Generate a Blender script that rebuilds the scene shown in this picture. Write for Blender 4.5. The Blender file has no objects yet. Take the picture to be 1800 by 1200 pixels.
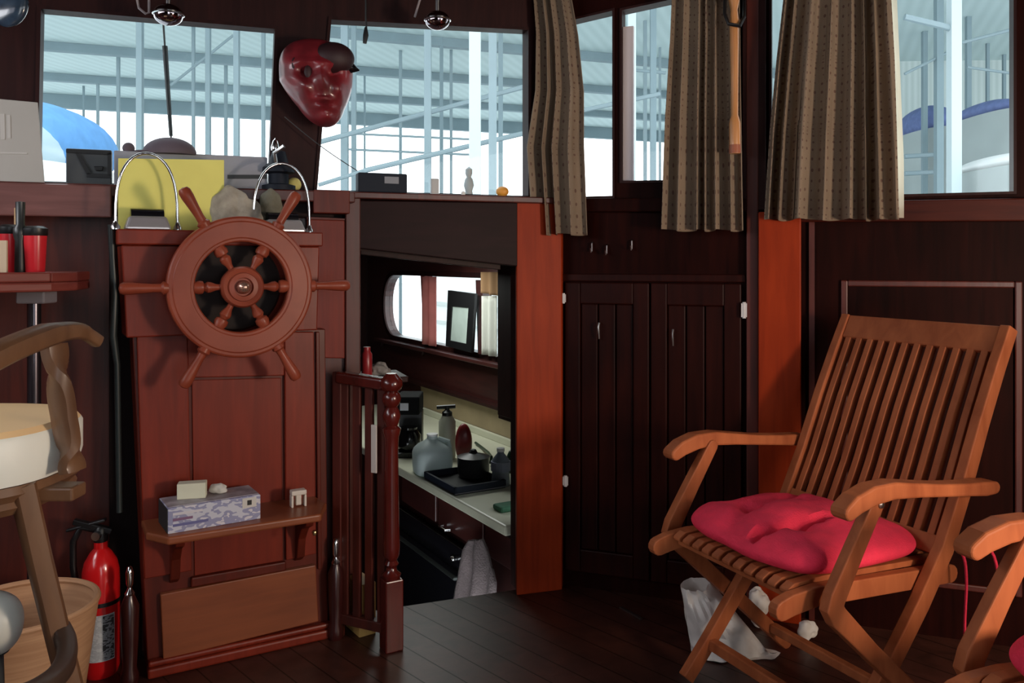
import bpy, bmesh, math, random
from mathutils import Vector, Matrix, noise
random.seed(7)
SC = bpy.context.scene
COL = SC.collection
PI = math.pi
R = math.radians
F = 1450.0            # focal length in pixels of the 1800 px wide frame
EYE = 1.15            # eye height
HOR = 460.0           # horizon row

# ------------------------------------------------------------------ camera
cd = bpy.data.cameras.new('camera')
cam = bpy.data.objects.new('camera', cd)
COL.objects.link(cam)
cam.location = (0, 0, EYE)
cam.rotation_euler = (R(90), 0, 0)
cd.sensor_width = 36.0
cd.lens = 36.0 * F / 1800.0
cd.shift_y = -(600 - HOR) / 1800.0
cd.clip_start = 0.05
cd.clip_end = 300
SC.camera = cam
SC.view_settings.view_transform = 'Standard'
SC.view_settings.look = 'None'
SC.view_settings.gamma = 1.0
SC.view_settings.use_curve_mapping = False
SC.view_settings.exposure = 0.0

# ------------------------------------------------------------------ world and lights
wd = bpy.data.worlds.new('overcast_sky')
SC.world = wd
wd.use_nodes = True
bgn = wd.node_tree.nodes['Background']
bgn.inputs[0].default_value = (0.90, 0.96, 1.0, 1)
bgn.inputs[1].default_value = 3.2


def area(name, loc, target, sx, sy, power, color):
    l = bpy.data.lights.new(name, 'AREA')
    l.shape = 'RECTANGLE'
    l.size, l.size_y = sx, sy
    l.energy = power
    l.color = color
    o = bpy.data.objects.new(name, l)
    COL.objects.link(o)
    o.location = loc
    d = Vector(target) - Vector(loc)
    o.rotation_euler = d.to_track_quat('-Z', 'Y').to_euler()
    return o


area('starboard_warm_fill', (1.87, 0.50, 1.0), (0.7, 2.3, 0.7), 0.4, 0.4, 52, (1.0, 0.80, 0.62))  # warm fill added inside the starboard wall to light the chair arms
area('port_cool_fill', (-1.9, -0.3, 1.75), (-0.6, 2.5, 0.7), 1.2, 0.6, 5, (0.92, 0.92, 1.0))  # cool fill added on the port side, aimed at the console
area('port_seat_fill', (-2.05, 1.15, 1.75), (-1.1, 1.6, 0.7), 0.8, 0.45, 9, (0.95, 0.95, 1.0))  # fill added beside the stool to brighten its seat
area('galley_fill', (-0.55, 4.3, 1.10), (-0.45, 4.4, 0.0), 0.5, 0.5, 6.5, (0.95, 1.0, 0.95))  # fill added under the closed galley ceiling to brighten the worktop

# ------------------------------------------------------------------ materials
MATS = {}


def srgb(r, g, b):
    def f(c):
        c /= 255.0
        return c / 12.92 if c <= 0.04045 else ((c + 0.055) / 1.055) ** 2.4
    return (f(r), f(g), f(b), 1)


def mat(name, col, rough=0.5, metal=0.0, noise_amt=0.0, nscale=8, spec=0.5, coat=0.0, transl=0.0, bump=0.0, bscale=60, alpha=None):
    m = bpy.data.materials.new(name)
    m.use_nodes = True
    nt = m.node_tree
    b = nt.nodes['Principled BSDF']
    c = tuple(col) if len(col) == 4 else tuple(col) + (1,)
    b.inputs['Base Color'].default_value = c
    b.inputs['Roughness'].default_value = rough
    b.inputs['Metallic'].default_value = metal
    b.inputs['Specular IOR Level'].default_value = spec
    b.inputs['Coat Weight'].default_value = coat
    tc = nt.nodes.new('ShaderNodeTexCoord')
    n = nt.nodes.new('ShaderNodeTexNoise')
    n.inputs['Scale'].default_value = nscale
    n.inputs['Detail'].default_value = 4
    nt.links.new(tc.outputs['Object'], n.inputs['Vector'])
    cr = nt.nodes.new('ShaderNodeValToRGB')
    a = noise_amt
    cr.color_ramp.elements[0].position = 0.3
    cr.color_ramp.elements[1].position = 0.7
    cr.color_ramp.elements[0].color = tuple(x * (1 - a) for x in c[:3]) + (1,)
    cr.color_ramp.elements[1].color = tuple(min(1, x * (1 + a)) for x in c[:3]) + (1,)
    nt.links.new(n.outputs['Fac'], cr.inputs['Fac'])
    nt.links.new(cr.outputs['Color'], b.inputs['Base Color'])
    if bump > 0:
        n2 = nt.nodes.new('ShaderNodeTexNoise')
        n2.inputs['Scale'].default_value = bscale
        nt.links.new(tc.outputs['Object'], n2.inputs['Vector'])
        bp = nt.nodes.new('ShaderNodeBump')
        bp.inputs['Strength'].default_value = bump
        bp.inputs['Distance'].default_value = 0.01
        nt.links.new(n2.outputs['Fac'], bp.inputs['Height'])
        nt.links.new(bp.outputs['Normal'], b.inputs['Normal'])
    if transl > 0:
        out = nt.nodes['Material Output']
        t = nt.nodes.new('ShaderNodeBsdfTranslucent')
        nt.links.new(cr.outputs['Color'], t.inputs['Color'])
        mx = nt.nodes.new('ShaderNodeMixShader')
        mx.inputs[0].default_value = transl
        nt.links.new(b.outputs[0], mx.inputs[1])
        nt.links.new(t.outputs[0], mx.inputs[2])
        nt.links.new(mx.outputs[0], out.inputs['Surface'])
    MATS[name] = m
    return m


def wood(name, dark, light, rough=0.3, grain=(14, 14, 1.2), coat=0.3, spec=0.5, planks=None):
    """varnished wood: fine stretched grain and broad tone changes"""
    m = bpy.data.materials.new(name)
    m.use_nodes = True
    nt = m.node_tree
    b = nt.nodes['Principled BSDF']
    tc = nt.nodes.new('ShaderNodeTexCoord')
    mp = nt.nodes.new('ShaderNodeMapping')
    mp.inputs['Scale'].default_value = grain
    nt.links.new(tc.outputs['Object'], mp.inputs['Vector'])
    n1 = nt.nodes.new('ShaderNodeTexNoise')
    n1.inputs['Scale'].default_value = 3.0
    n1.inputs['Detail'].default_value = 6
    n1.inputs['Distortion'].default_value = 0.6
    nt.links.new(mp.outputs[0], n1.inputs['Vector'])
    n2 = nt.nodes.new('ShaderNodeTexNoise')
    n2.inputs['Scale'].default_value = 3.5
    nt.links.new(tc.outputs['Object'], n2.inputs['Vector'])
    mixf = nt.nodes.new('ShaderNodeMath')
    mixf.operation = 'MULTIPLY_ADD'
    mixf.inputs[1].default_value = 0.55
    nt.links.new(n1.outputs['Fac'], mixf.inputs[0])
    m2 = nt.nodes.new('ShaderNodeMath')
    m2.operation = 'MULTIPLY'
    m2.inputs[1].default_value = 0.45
    nt.links.new(n2.outputs['Fac'], m2.inputs[0])
    nt.links.new(m2.outputs[0], mixf.inputs[2])
    cr = nt.nodes.new('ShaderNodeValToRGB')
    cr.color_ramp.elements[0].position = 0.33
    cr.color_ramp.elements[1].position = 0.66
    cr.color_ramp.elements[0].color = tuple(dark[:3]) + (1,)
    cr.color_ramp.elements[1].color = tuple(light[:3]) + (1,)
    nt.links.new(mixf.outputs[0], cr.inputs['Fac'])
    last = cr.outputs['Color']
    b.inputs['Roughness'].default_value = rough
    b.inputs['Coat Weight'].default_value = coat
    b.inputs['Coat Roughness'].default_value = 0.12
    b.inputs['Specular IOR Level'].default_value = spec
    bp = nt.nodes.new('ShaderNodeBump')
    bp.inputs['Strength'].default_value = 0.12
    bp.inputs['Distance'].default_value = 0.004
    nt.links.new(n1.outputs['Fac'], bp.inputs['Height'])
    nt.links.new(bp.outputs[0], b.inputs['Normal'])
    if planks:
        # planks: (angle, width): dark caulked seams between boards
        ang, wid = planks
        mr = nt.nodes.new('ShaderNodeMapping')
        mr.inputs['Rotation'].default_value = (0, 0, ang)
        nt.links.new(tc.outputs['Object'], mr.inputs['Vector'])
        sx = nt.nodes.new('ShaderNodeSeparateXYZ')
        nt.links.new(mr.outputs[0], sx.inputs[0])
        dv = nt.nodes.new('ShaderNodeMath'); dv.operation = 'DIVIDE'; dv.inputs[1].default_value = wid
        nt.links.new(sx.outputs['X'], dv.inputs[0])
        fr = nt.nodes.new('ShaderNodeMath'); fr.operation = 'FRACT'
        nt.links.new(dv.outputs[0], fr.inputs[0])
        lt = nt.nodes.new('ShaderNodeMath'); lt.operation = 'LESS_THAN'; lt.inputs[1].default_value = 0.05
        nt.links.new(fr.outputs[0], lt.inputs[0])
        mx = nt.nodes.new('ShaderNodeMix'); mx.data_type = 'RGBA'
        nt.links.new(lt.outputs[0], mx.inputs['Factor'])
        nt.links.new(last, mx.inputs['A'])
        mx.inputs['B'].default_value = (0.014, 0.006, 0.004, 1)
        last = mx.outputs['Result']
        ms_ = nt.nodes.new('ShaderNodeMath'); ms_.operation = 'MULTIPLY_ADD'; ms_.inputs[1].default_value = -0.55 * spec; ms_.inputs[2].default_value = spec
        nt.links.new(lt.outputs[0], ms_.inputs[0]); nt.links.new(ms_.outputs[0], b.inputs['Specular IOR Level'])
    nt.links.new(last, b.inputs['Base Color'])
    MATS[name] = m
    return m


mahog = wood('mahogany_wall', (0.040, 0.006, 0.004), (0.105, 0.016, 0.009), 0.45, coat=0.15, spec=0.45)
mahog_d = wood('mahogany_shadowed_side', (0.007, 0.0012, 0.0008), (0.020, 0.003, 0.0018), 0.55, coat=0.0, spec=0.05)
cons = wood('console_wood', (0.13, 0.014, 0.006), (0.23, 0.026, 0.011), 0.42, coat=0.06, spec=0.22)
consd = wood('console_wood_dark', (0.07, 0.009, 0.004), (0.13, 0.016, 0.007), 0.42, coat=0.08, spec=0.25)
consb = wood('console_brown', (0.19, 0.050, 0.020), (0.28, 0.078, 0.030), 0.4, (1.2, 1.2, 14), coat=0.1, spec=0.35)
postw = wood('teak_post', (0.20, 0.018, 0.003), (0.32, 0.034, 0.006), 0.5, coat=0.0, spec=0.12)
wheelw = wood('wheel_wood', (0.20, 0.036, 0.017), (0.29, 0.060, 0.030), 0.40, (3, 3, 3), coat=0.05, spec=0.25)
chairw = wood('chair_teak', (0.25, 0.064, 0.024), (0.44, 0.130, 0.050), 0.5, (8, 8, 2), coat=0.0, spec=0.12)
stoolw = wood('stool_oak', (0.10, 0.045, 0.022), (0.20, 0.095, 0.045), 0.45, (8, 8, 2), coat=0.1)
floorw = wood('floor_planks', (0.030, 0.009, 0.006), (0.075, 0.022, 0.014), 0.42, (6, 6, 6), coat=0.0, planks=(R(-43), 0.085))
cherry = wood('cherry_rail', (0.055, 0.006, 0.004), (0.11, 0.011, 0.008), 0.25, coat=0.4)
stanm = wood('stanchion_wood', (0.02, 0.004, 0.004), (0.05, 0.008, 0.007), 0.3, coat=0.2)
honey = wood('honey_wood', (0.42, 0.17, 0.05), (0.60, 0.28, 0.10), 0.4)
wicker = wood('wicker_tan', (0.40, 0.20, 0.10), (0.62, 0.36, 0.20), 0.6, (2, 2, 30), coat=0.0)
frame_dk = wood('window_frame_dark', (0.012, 0.003, 0.003), (0.030, 0.008, 0.007), 0.5, coat=0.0, spec=0.15)
chrome = mat('chrome', (0.75, 0.75, 0.76), 0.12, 1.0)
steel = mat('brushed_steel', (0.5, 0.5, 0.5), 0.3, 1.0)
brass = mat('brass', (0.7, 0.5, 0.25), 0.25, 1.0)
black = mat('black_plastic', (0.008, 0.008, 0.009), 0.4)
blackg = mat('black_gloss', (0.006, 0.006, 0.008), 0.12)
greydk = mat('grey_dark', (0.05, 0.055, 0.06), 0.5)
navy = mat('navy_black', (0.010, 0.014, 0.024), 0.6, spec=0.2)
redp = mat('red_plastic', (0.62, 0.02, 0.03), 0.3)
redx = mat('extinguisher_red', (0.62, 0.010, 0.012), 0.22, coat=0.6)
cream = mat('cream_laminate', (0.62, 0.62, 0.48), 0.35, noise_amt=0.05)
ochre = mat('ochre_splash', (0.34, 0.26, 0.15), 0.5, noise_amt=0.15, nscale=5)
white = mat('white_paint', (0.80, 0.80, 0.78), 0.5)
paper = mat('grey_paper', (0.42, 0.40, 0.37), 0.7, noise_amt=0.03)
yellow = mat('yellow_paper', (0.84, 0.78, 0.20), 0.7, noise_amt=0.08, nscale=5)
canvas = mat('canvas', (0.34, 0.30, 0.24), 0.9, noise_amt=0.3, nscale=25, bump=0.5)
greencv = mat('olive_canvas', (0.16, 0.15, 0.11), 0.9, noise_amt=0.25, nscale=20, bump=0.5)
seatc = mat('cream_vinyl', (0.90, 0.90, 0.82), 0.45, noise_amt=0.03)
seatt = mat('tan_vinyl', (0.95, 0.64, 0.33), 0.5, noise_amt=0.06, nscale=4)
wht_bag = mat('white_bag', (0.85, 0.80, 0.76), 0.7, noise_amt=0.15, nscale=10, transl=0.15)
towelm = mat('towel_grey_pink', (0.11, 0.085, 0.085), 0.95, noise_amt=0.2, nscale=18, bump=0.6, bscale=150)
cushm = mat('crimson_cotton', (0.82, 0.026, 0.075), 0.85, noise_amt=0.08, nscale=30, bump=0.25, bscale=250)
maskm = mat('mask_red', (0.17, 0.012, 0.018), 0.42, noise_amt=0.5, nscale=14, coat=0.4)
maskd = mat('mask_dark', (0.022, 0.004, 0.006), 0.6, noise_amt=0.3)
capm = mat('cap_purple', (0.10, 0.075, 0.095), 0.8, noise_amt=0.2)
yball = mat('ball_yellow', (0.62, 0.55, 0.18), 0.8, noise_amt=0.1)
orange = mat('orange_skin', (0.75, 0.33, 0.05), 0.5, noise_amt=0.1)
jugm = mat('milky_plastic', (0.62, 0.70, 0.70), 0.35, transl=0.35)
pinkc = mat('pink_curtain', (0.62, 0.24, 0.22), 0.8, transl=0.4, noise_amt=0.1)
whitec = mat('white_curtain', (0.80, 0.80, 0.74), 0.8, transl=0.4)
coverblue = mat('boat_cover_blue', (0.10, 0.27, 0.55), 0.8, noise_amt=0.1)
coverb2 = mat('boat_cover_navy', (0.13, 0.17, 0.36), 0.8, noise_amt=0.15)
hullw = mat('hull_white', (0.75, 0.76, 0.76), 0.4)
dockl = mat('dock_light', (0.46, 0.54, 0.57), 0.7)
dockm = mat('dock_steel', (0.24, 0.31, 0.34), 0.7, noise_amt=0.08, nscale=1)
dockb = mat('dock_beam', (0.20, 0.27, 0.30), 0.7, noise_amt=0.08, nscale=1)
waterm = mat('harbour_water', (0.55, 0.60, 0.62), 0.25, noise_amt=0.1, nscale=0.5)
boothm = mat('boathouse_grey', (0.42, 0.47, 0.46), 0.8, noise_amt=0.08, nscale=0.6)
green = mat('green_scrubber', (0.05, 0.16, 0.09), 0.8, noise_amt=0.3)
paneb = mat('picture_print', (0.42, 0.50, 0.46), 0.6, noise_amt=0.15, nscale=6)


def glass_mat(name, tint=(0.97, 0.985, 0.98, 1), gloss=0.12):
    m = bpy.data.materials.new(name)
    m.use_nodes = True
    nt = m.node_tree
    for n in list(nt.nodes):
        if n.type != 'OUTPUT_MATERIAL':
            nt.nodes.remove(n)
    out = [n for n in nt.nodes if n.type == 'OUTPUT_MATERIAL'][0]
    t = nt.nodes.new('ShaderNodeBsdfTransparent'); t.inputs[0].default_value = tint
    g = nt.nodes.new('ShaderNodeBsdfGlossy'); g.inputs['Roughness'].default_value = 0.03
    lw = nt.nodes.new('ShaderNodeLayerWeight'); lw.inputs[0].default_value = 0.5
    pw = nt.nodes.new('ShaderNodeMath'); pw.operation = 'POWER'; pw.inputs[1].default_value = 5.0
    nt.links.new(lw.outputs['Facing'], pw.inputs[0])
    fr = nt.nodes.new('ShaderNodeMath'); fr.operation = 'MULTIPLY_ADD'; fr.inputs[1].default_value = 0.6; fr.inputs[2].default_value = 0.02
    nt.links.new(pw.outputs[0], fr.inputs[0])
    mx = nt.nodes.new('ShaderNodeMixShader')
    nt.links.new(fr.outputs[0], mx.inputs[0])
    nt.links.new(t.outputs[0], mx.inputs[1])
    nt.links.new(g.outputs[0], mx.inputs[2])
    nt.links.new(mx.outputs[0], out.inputs['Surface'])
    return m


glass = glass_mat('window_glass')
bottlem = glass_mat('clear_bottle', (0.80, 0.84, 0.88, 1))


def dotted(name, col, dot, scale=38, size=0.16, transl=0.25):
    m = mat(name, col, 0.9, noise_amt=0.12, nscale=5, bump=0.2, bscale=200)
    nt = m.node_tree
    b = nt.nodes['Principled BSDF']
    src = b.inputs['Base Color'].links[0].from_socket
    tc = nt.nodes.new('ShaderNodeTexCoord')
    v = nt.nodes.new('ShaderNodeTexVoronoi')
    v.inputs['Scale'].default_value = scale
    v.inputs['Randomness'].default_value = 0.15
    nt.links.new(tc.outputs['UV'], v.inputs['Vector'])
    lt = nt.nodes.new('ShaderNodeMath'); lt.operation = 'LESS_THAN'; lt.inputs[1].default_value = size
    nt.links.new(v.outputs['Distance'], lt.inputs[0])
    mx = nt.nodes.new('ShaderNodeMix'); mx.data_type = 'RGBA'
    nt.links.new(lt.outputs[0], mx.inputs['Factor'])
    nt.links.new(src, mx.inputs['A'])
    mx.inputs['B'].default_value = tuple(dot) + (1,)
    nt.links.new(mx.outputs['Result'], b.inputs['Base Color'])
    t = nt.nodes.new('ShaderNodeBsdfTranslucent')
    nt.links.new(mx.outputs['Result'], t.inputs['Color'])
    ms = nt.nodes.new('ShaderNodeMixShader'); ms.inputs[0].default_value = transl
    nt.links.new(b.outputs[0], ms.inputs[1]); nt.links.new(t.outputs[0], ms.inputs[2])
    nt.links.new(ms.outputs[0], nt.nodes['Material Output'].inputs['Surface'])
    return m


curtm = dotted('curtain_cloth', (0.30, 0.22, 0.155), (0.17, 0.10, 0.075), 46, 0.17, 0.30)


def stripes(name, c1, c2, rot, scale, rough=0.7):
    m = mat(name, c1, rough)
    nt = m.node_tree
    b = nt.nodes['Principled BSDF']
    tc = nt.nodes.new('ShaderNodeTexCoord')
    mp = nt.nodes.new('ShaderNodeMapping'); mp.inputs['Rotation'].default_value = rot
    nt.links.new(tc.outputs['Object'], mp.inputs['Vector'])
    w = nt.nodes.new('ShaderNodeTexWave'); w.inputs['Scale'].default_value = scale
    nt.links.new(mp.outputs[0], w.inputs['Vector'])
    cr = nt.nodes.new('ShaderNodeValToRGB')
    cr.color_ramp.elements[0].color = tuple(c1) + (1,)
    cr.color_ramp.elements[1].color = tuple(c2) + (1,)
    nt.links.new(w.outputs['Fac'], cr.inputs['Fac'])
    nt.links.new(cr.outputs[0], b.inputs['Base Color'])
    return m


roofm = stripes('corrugated_roof', (0.50, 0.60, 0.60), (0.56, 0.66, 0.66), (0, 0, R(20.5)), 1.2)


def printed(name, c1, c2, c3, scale=(30, 30, 60)):
    """blocky unreadable print on a carton"""
    m = mat(name, c1, 0.45)
    nt = m.node_tree
    b = nt.nodes['Principled BSDF']
    tc = nt.nodes.new('ShaderNodeTexCoord')
    mp = nt.nodes.new('ShaderNodeMapping'); mp.inputs['Scale'].default_value = scale
    nt.links.new(tc.outputs['Object'], mp.inputs['Vector'])
    n = nt.nodes.new('ShaderNodeTexNoise'); n.inputs['Scale'].default_value = 1.0; n.inputs['Detail'].default_value = 2
    nt.links.new(mp.outputs[0], n.inputs['Vector'])
    cr = nt.nodes.new('ShaderNodeValToRGB')
    cr.color_ramp.interpolation = 'CONSTANT'
    e = cr.color_ramp.elements
    e[0].color = tuple(c1) + (1,); e[0].position = 0
    e[1].color = tuple(c2) + (1,); e[1].position = 0.47
    x = e.new(0.62); x.color = tuple(c3) + (1,)
    nt.links.new(n.outputs['Fac'], cr.inputs['Fac'])
    nt.links.new(cr.outputs[0], b.inputs['Base Color'])
    return m


cartonm = printed('carton_print', (0.55, 0.56, 0.66), (0.28, 0.29, 0.46), (0.62, 0.60, 0.66))
labelm = printed('label_print', (0.62, 0.64, 0.66), (0.50, 0.52, 0.55), (0.62, 0.64, 0.66), (60, 60, 90))

# ------------------------------------------------------------------ frames and pixel helpers


def W(px, py, Y):
    return Vector(((px - 900) / F * Y, Y, EYE - (py - HOR) / F * Y))


def ground(px, py, z):
    Y = (EYE - z) * F / (py - HOR)
    return Vector(((px - 900) / F * Y, Y, z))


class Frame:
    def __init__(s, o, ax):
        s.o = Vector((o[0], o[1]))
        s.a = Vector(ax).normalized()
        n = Vector((s.a.y, -s.a.x))
        if (-s.o).dot(n) < 0:
            n = -n
        s.n = n

    def w(s, u, v, z):
        p = s.o + s.a * u + s.n * v
        return Vector((p.x, p.y, z))

    def px(s, px, py, v=0.0):
        k = (px - 900) / F
        o = s.o + s.n * v
        # o.x + a.x u = k (o.y + a.y u)
        u = (k * o.y - o.x) / (s.a.x - k * s.a.y)
        Y = o.y + s.a.y * u
        return u, EYE - (py - HOR) / F * Y

    def P(s, px, py, v=0.0):
        u, z = s.px(px, py, v)
        return s.w(u, v, z)


FW = Frame((0.16, 2.95), (0.9367, 0.3502))
SW = Frame((0.16, 2.95), (0.94, -0.342))
GW = Frame((0.0176, 4.25), (-0.506, 0.863))
CF = Frame((-1.03, 2.29), (0.87, 0.49))
XY = None

# ------------------------------------------------------------------ object helpers


class MB:
    def __init__(s):
        s.bm = bmesh.new()

    def hexa(s, pts):
        """8 points: bottom 4 then top 4"""
        v = [s.bm.verts.new(p) for p in pts]
        for f in ((0, 3, 2, 1), (4, 5, 6, 7), (0, 1, 5, 4), (1, 2, 6, 5), (2, 3, 7, 6), (3, 0, 4, 7)):
            s.bm.faces.new([v[i] for i in f])
        return s

    def box(s, x0, x1, y0, y1, z0, z1, fr=None, M=None):
        f = fr.w if fr else (lambda a, b, c: Vector((a, b, c)))
        pts = [f(x0, y0, z0), f(x1, y0, z0), f(x1, y1, z0), f(x0, y1, z0),
               f(x0, y0, z1), f(x1, y0, z1), f(x1, y1, z1), f(x0, y1, z1)]
        if M:
            pts = [M @ p for p in pts]
        return s.hexa(pts)

    def prism(s, A, B):
        """two matching loops of points, closed"""
        a = [s.bm.verts.new(p) for p in A]
        b = [s.bm.verts.new(p) for p in B]
        n = len(a)
        for i in range(n):
            j = (i + 1) % n
            s.bm.faces.new((a[i], a[j], b[j], b[i]))
        f1 = s.bm.faces.new(a)
        f2 = s.bm.faces.new(b[::-1])
        return s

    def fpoly(s, fr, uz, v0, v1):
        """polygon of (u,z) extruded along the frame normal"""
        return s.prism([fr.w(u, v0, z) for u, z in uz], [fr.w(u, v1, z) for u, z in uz])

    def ppoly(s, fr, pxs, v0, v1, vref=None):
        """polygon given in photo pixels, lying on the frame's front plane"""
        v = v1 if vref is None else vref
        uz = [fr.px(x, y, v) for x, y in pxs]
        return s.fpoly(fr, uz, v0, v1)

    def holed(s, fr, outline, holes, v0, v1):
        bm = bmesh.new()
        for loop in [outline] + holes:
            vs = [bm.verts.new(fr.w(u, v0, z)) for u, z in loop]
            for i in range(len(vs)):
                bm.edges.new((vs[i], vs[(i + 1) % len(vs)]))
        bmesh.ops.triangle_fill(bm, use_beauty=True, edges=bm.edges[:])
        r = bmesh.ops.extrude_face_region(bm, geom=bm.faces[:])
        d = Vector((fr.n.x, fr.n.y, 0)) * (v1 - v0)
        for e in r['geom']:
            if isinstance(e, bmesh.types.BMVert):
                e.co += d
        me = bpy.data.meshes.new('tmp')
        bm.to_mesh(me); bm.free()
        s.bm.from_mesh(me)
        bpy.data.meshes.remove(me)
        return s

    def tube(s, pts, rad, seg=10, cap=True):
        pts = [Vector(p) for p in pts]
        n = len(pts)
        rads = rad if isinstance(rad, (list, tuple)) else [rad] * n
        rings = []
        up = None
        for i, p in enumerate(pts):
            d = (pts[min(i + 1, n - 1)] - pts[max(i - 1, 0)])
            if d.length < 1e-9:
                d = Vector((0, 0, 1))
            d.normalize()
            if up is None:
                up = Vector((0, 0, 1)) if abs(d.z) < 0.9 else Vector((0, 1, 0))
            x = d.cross(up)
            if x.length < 1e-6:
                x = d.cross(Vector((1, 0, 0)))
            x.normalize()
            y = x.cross(d).normalized()
            up = y
            rings.append([s.bm.verts.new(p + (x * math.cos(2 * PI * k / seg) + y * math.sin(2 * PI * k / seg)) * rads[i]) for k in range(seg)])
        for a, b in zip(rings, rings[1:]):
            for k in range(seg):
                s.bm.faces.new((a[k], a[(k + 1) % seg], b[(k + 1) % seg], b[k]))
        if cap:
            s.bm.faces.new(rings[0][::-1]); s.bm.faces.new(rings[-1])
        return s

    def lathe(s, prof, c, axis=(0, 0, 1), seg=24, ref=None):
        """prof: (r, h) along axis from c"""
        ax = Vector(axis).normalized()
        x = ax.orthogonal().normalized()
        y = ax.cross(x)
        c = Vector(c)
        rings = []
        for r, h in prof:
            if r < 1e-5:
                rings.append([s.bm.verts.new(c + ax * h)])
            else:
                rings.append([s.bm.verts.new(c + ax * h + (x * math.cos(2 * PI * k / seg) + y * math.sin(2 * PI * k / seg)) * r) for k in range(seg)])
        for a, b in zip(rings, rings[1:]):
            if len(a) == 1 and len(b) == 1:
                continue
            for k in range(seg):
                k2 = (k + 1) % seg
                if len(a) == 1:
                    s.bm.faces.new((a[0], b[k2], b[k]))
                elif len(b) == 1:
                    s.bm.faces.new((a[k], a[k2], b[0]))
                else:
                    s.bm.faces.new((a[k], a[k2], b[k2], b[k]))
        if len(rings[0]) > 1:
            s.bm.faces.new(rings[0][::-1])
        if len(rings[-1]) > 1:
            s.bm.faces.new(rings[-1])
        return s

    def blob(s, c, rx, ry, rz, e=1.0, nu=28, nv=16, fn=None, M=None):
        c = Vector(c)

        def sp(x, p):
            return math.copysign(abs(x) ** p, x)
        rings = []
        for j in range(nv + 1):
            ph = -PI / 2 + PI * j / nv
            if j in (0, nv):
                q = Vector((0, 0, rz * math.sin(ph)))
                if fn: q = fn(q)
                if M: q = M @ q
                rings.append([s.bm.verts.new(c + q)]); continue
            ring = []
            for i in range(nu):
                th = 2 * PI * i / nu
                q = Vector((rx * sp(math.cos(th), e) * sp(math.cos(ph), 1), ry * sp(math.sin(th), e) * sp(math.cos(ph), 1), rz * sp(math.sin(ph), 1)))
                if fn: q = fn(q)
                if M: q = M @ q
                ring.append(s.bm.verts.new(c + q))
            rings.append(ring)
        for a, b in zip(rings, rings[1:]):
            for k in range(nu):
                k2 = (k + 1) % nu
                if len(a) == 1:
                    s.bm.faces.new((a[0], b[k2], b[k]))
                elif len(b) == 1:
                    s.bm.faces.new((a[k], a[k2], b[0]))
                else:
                    s.bm.faces.new((a[k], a[k2], b[k2], b[k]))
        return s

    def strip(s, pts, wid, x0, x1, M=None, rnd=True):
        """ribbon profile in the (y,z) plane, extruded along x; wid: full widths"""
        pts = [Vector((p[0], p[1])) for p in pts]
        n = len(pts)
        wid = wid if isinstance(wid, (list, tuple)) else [wid] * n
        L, Rr = [], []
        for i, p in enumerate(pts):
            d = pts[min(i + 1, n - 1)] - pts[max(i - 1, 0)]
            d.normalize()
            nn = Vector((-d.y, d.x))
            L.append(p + nn * wid[i] / 2); Rr.append(p - nn * wid[i] / 2)
        loop = []
        if rnd:
            d = (pts[0] - pts[1]).normalized(); w = wid[0] / 2
            nn = Vector((-(-d).y, (-d).x))
            cap0 = [pts[0] + (-nn) * w * math.cos(t) + d * w * math.sin(t) for t in [PI * k / 6 for k in range(1, 6)]]
            d2 = (pts[-1] - pts[-2]).normalized(); w2 = wid[-1] / 2
            n2 = Vector((-d2.y, d2.x))
            cap1 = [pts[-1] + n2 * w2 * math.cos(t) + d2 * w2 * math.sin(t) for t in [PI * k / 6 for k in range(1, 6)]]
            loop = L + cap1 + Rr[::-1] + cap0
        else:
            loop = L + Rr[::-1]
        A = [Vector((x0, q.x, q.y)) for q in loop]
        B = [Vector((x1, q.x, q.y)) for q in loop]
        if M:
            A = [M @ q for q in A]; B = [M @ q for q in B]
        return s.prism(A, B)

    def build(s, name, m, parent=None, bevel=0.0, smooth=False, base=None, bseg=2, solid=0.0, sub=0):
        bm = s.bm
        bmesh.ops.recalc_face_normals(bm, faces=bm.faces[:])
        if smooth:
            for f in bm.faces:
                f.smooth = True
        me = bpy.data.meshes.new(name)
        if parent is None:
            if base is None:
                xs = [v.co.x for v in bm.verts]; ys = [v.co.y for v in bm.verts]; zs = [v.co.z for v in bm.verts]
                base = Vector(((min(xs) + max(xs)) / 2, (min(ys) + max(ys)) / 2, min(zs)))
            base = Vector(base)
            bmesh.ops.translate(bm, verts=bm.verts[:], vec=-base)
        else:
            root = parent
            while root.parent:
                root = root.parent
            bmesh.ops.translate(bm, verts=bm.verts[:], vec=-Vector(root['_b']))
        bm.to_mesh(me); bm.free()
        me.materials.append(m)
        o = bpy.data.objects.new(name, me)
        COL.objects.link(o)
        if parent is None:
            o.location = base
            o['_b'] = tuple(base)
        else:
            o.parent = parent
        if smooth:
            try:
                me.set_sharp_from_angle(angle=R(40))
            except Exception:
                pass
        if sub:
            md = o.modifiers.new('subsurf', 'SUBSURF'); md.levels = md.render_levels = sub
        if solid:
            md = o.modifiers.new('thick', 'SOLIDIFY'); md.thickness = solid; md.offset = 0
        if bevel:
            md = o.modifiers.new('edge', 'BEVEL'); md.width = bevel; md.segments = bseg; md.limit_method = 'ANGLE'; md.angle_limit = R(35)
        return o


def tag(o, label, cat, group=None, kind=None):
    o['label'] = label
    o['category'] = cat
    if group: o['group'] = group
    if kind: o['kind'] = kind
    return o


def thing(name, base, label, cat, group=None):
    o = bpy.data.objects.new(name, None)
    COL.objects.link(o)
    o.location = base
    o.empty_display_size = 0.1
    o['_b'] = tuple(base)
    return tag(o, label, cat, group)


def struct(o, label=None, cat=None):
    o['kind'] = 'structure'
    if label: o['label'] = label
    if cat: o['category'] = cat
    return o


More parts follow.
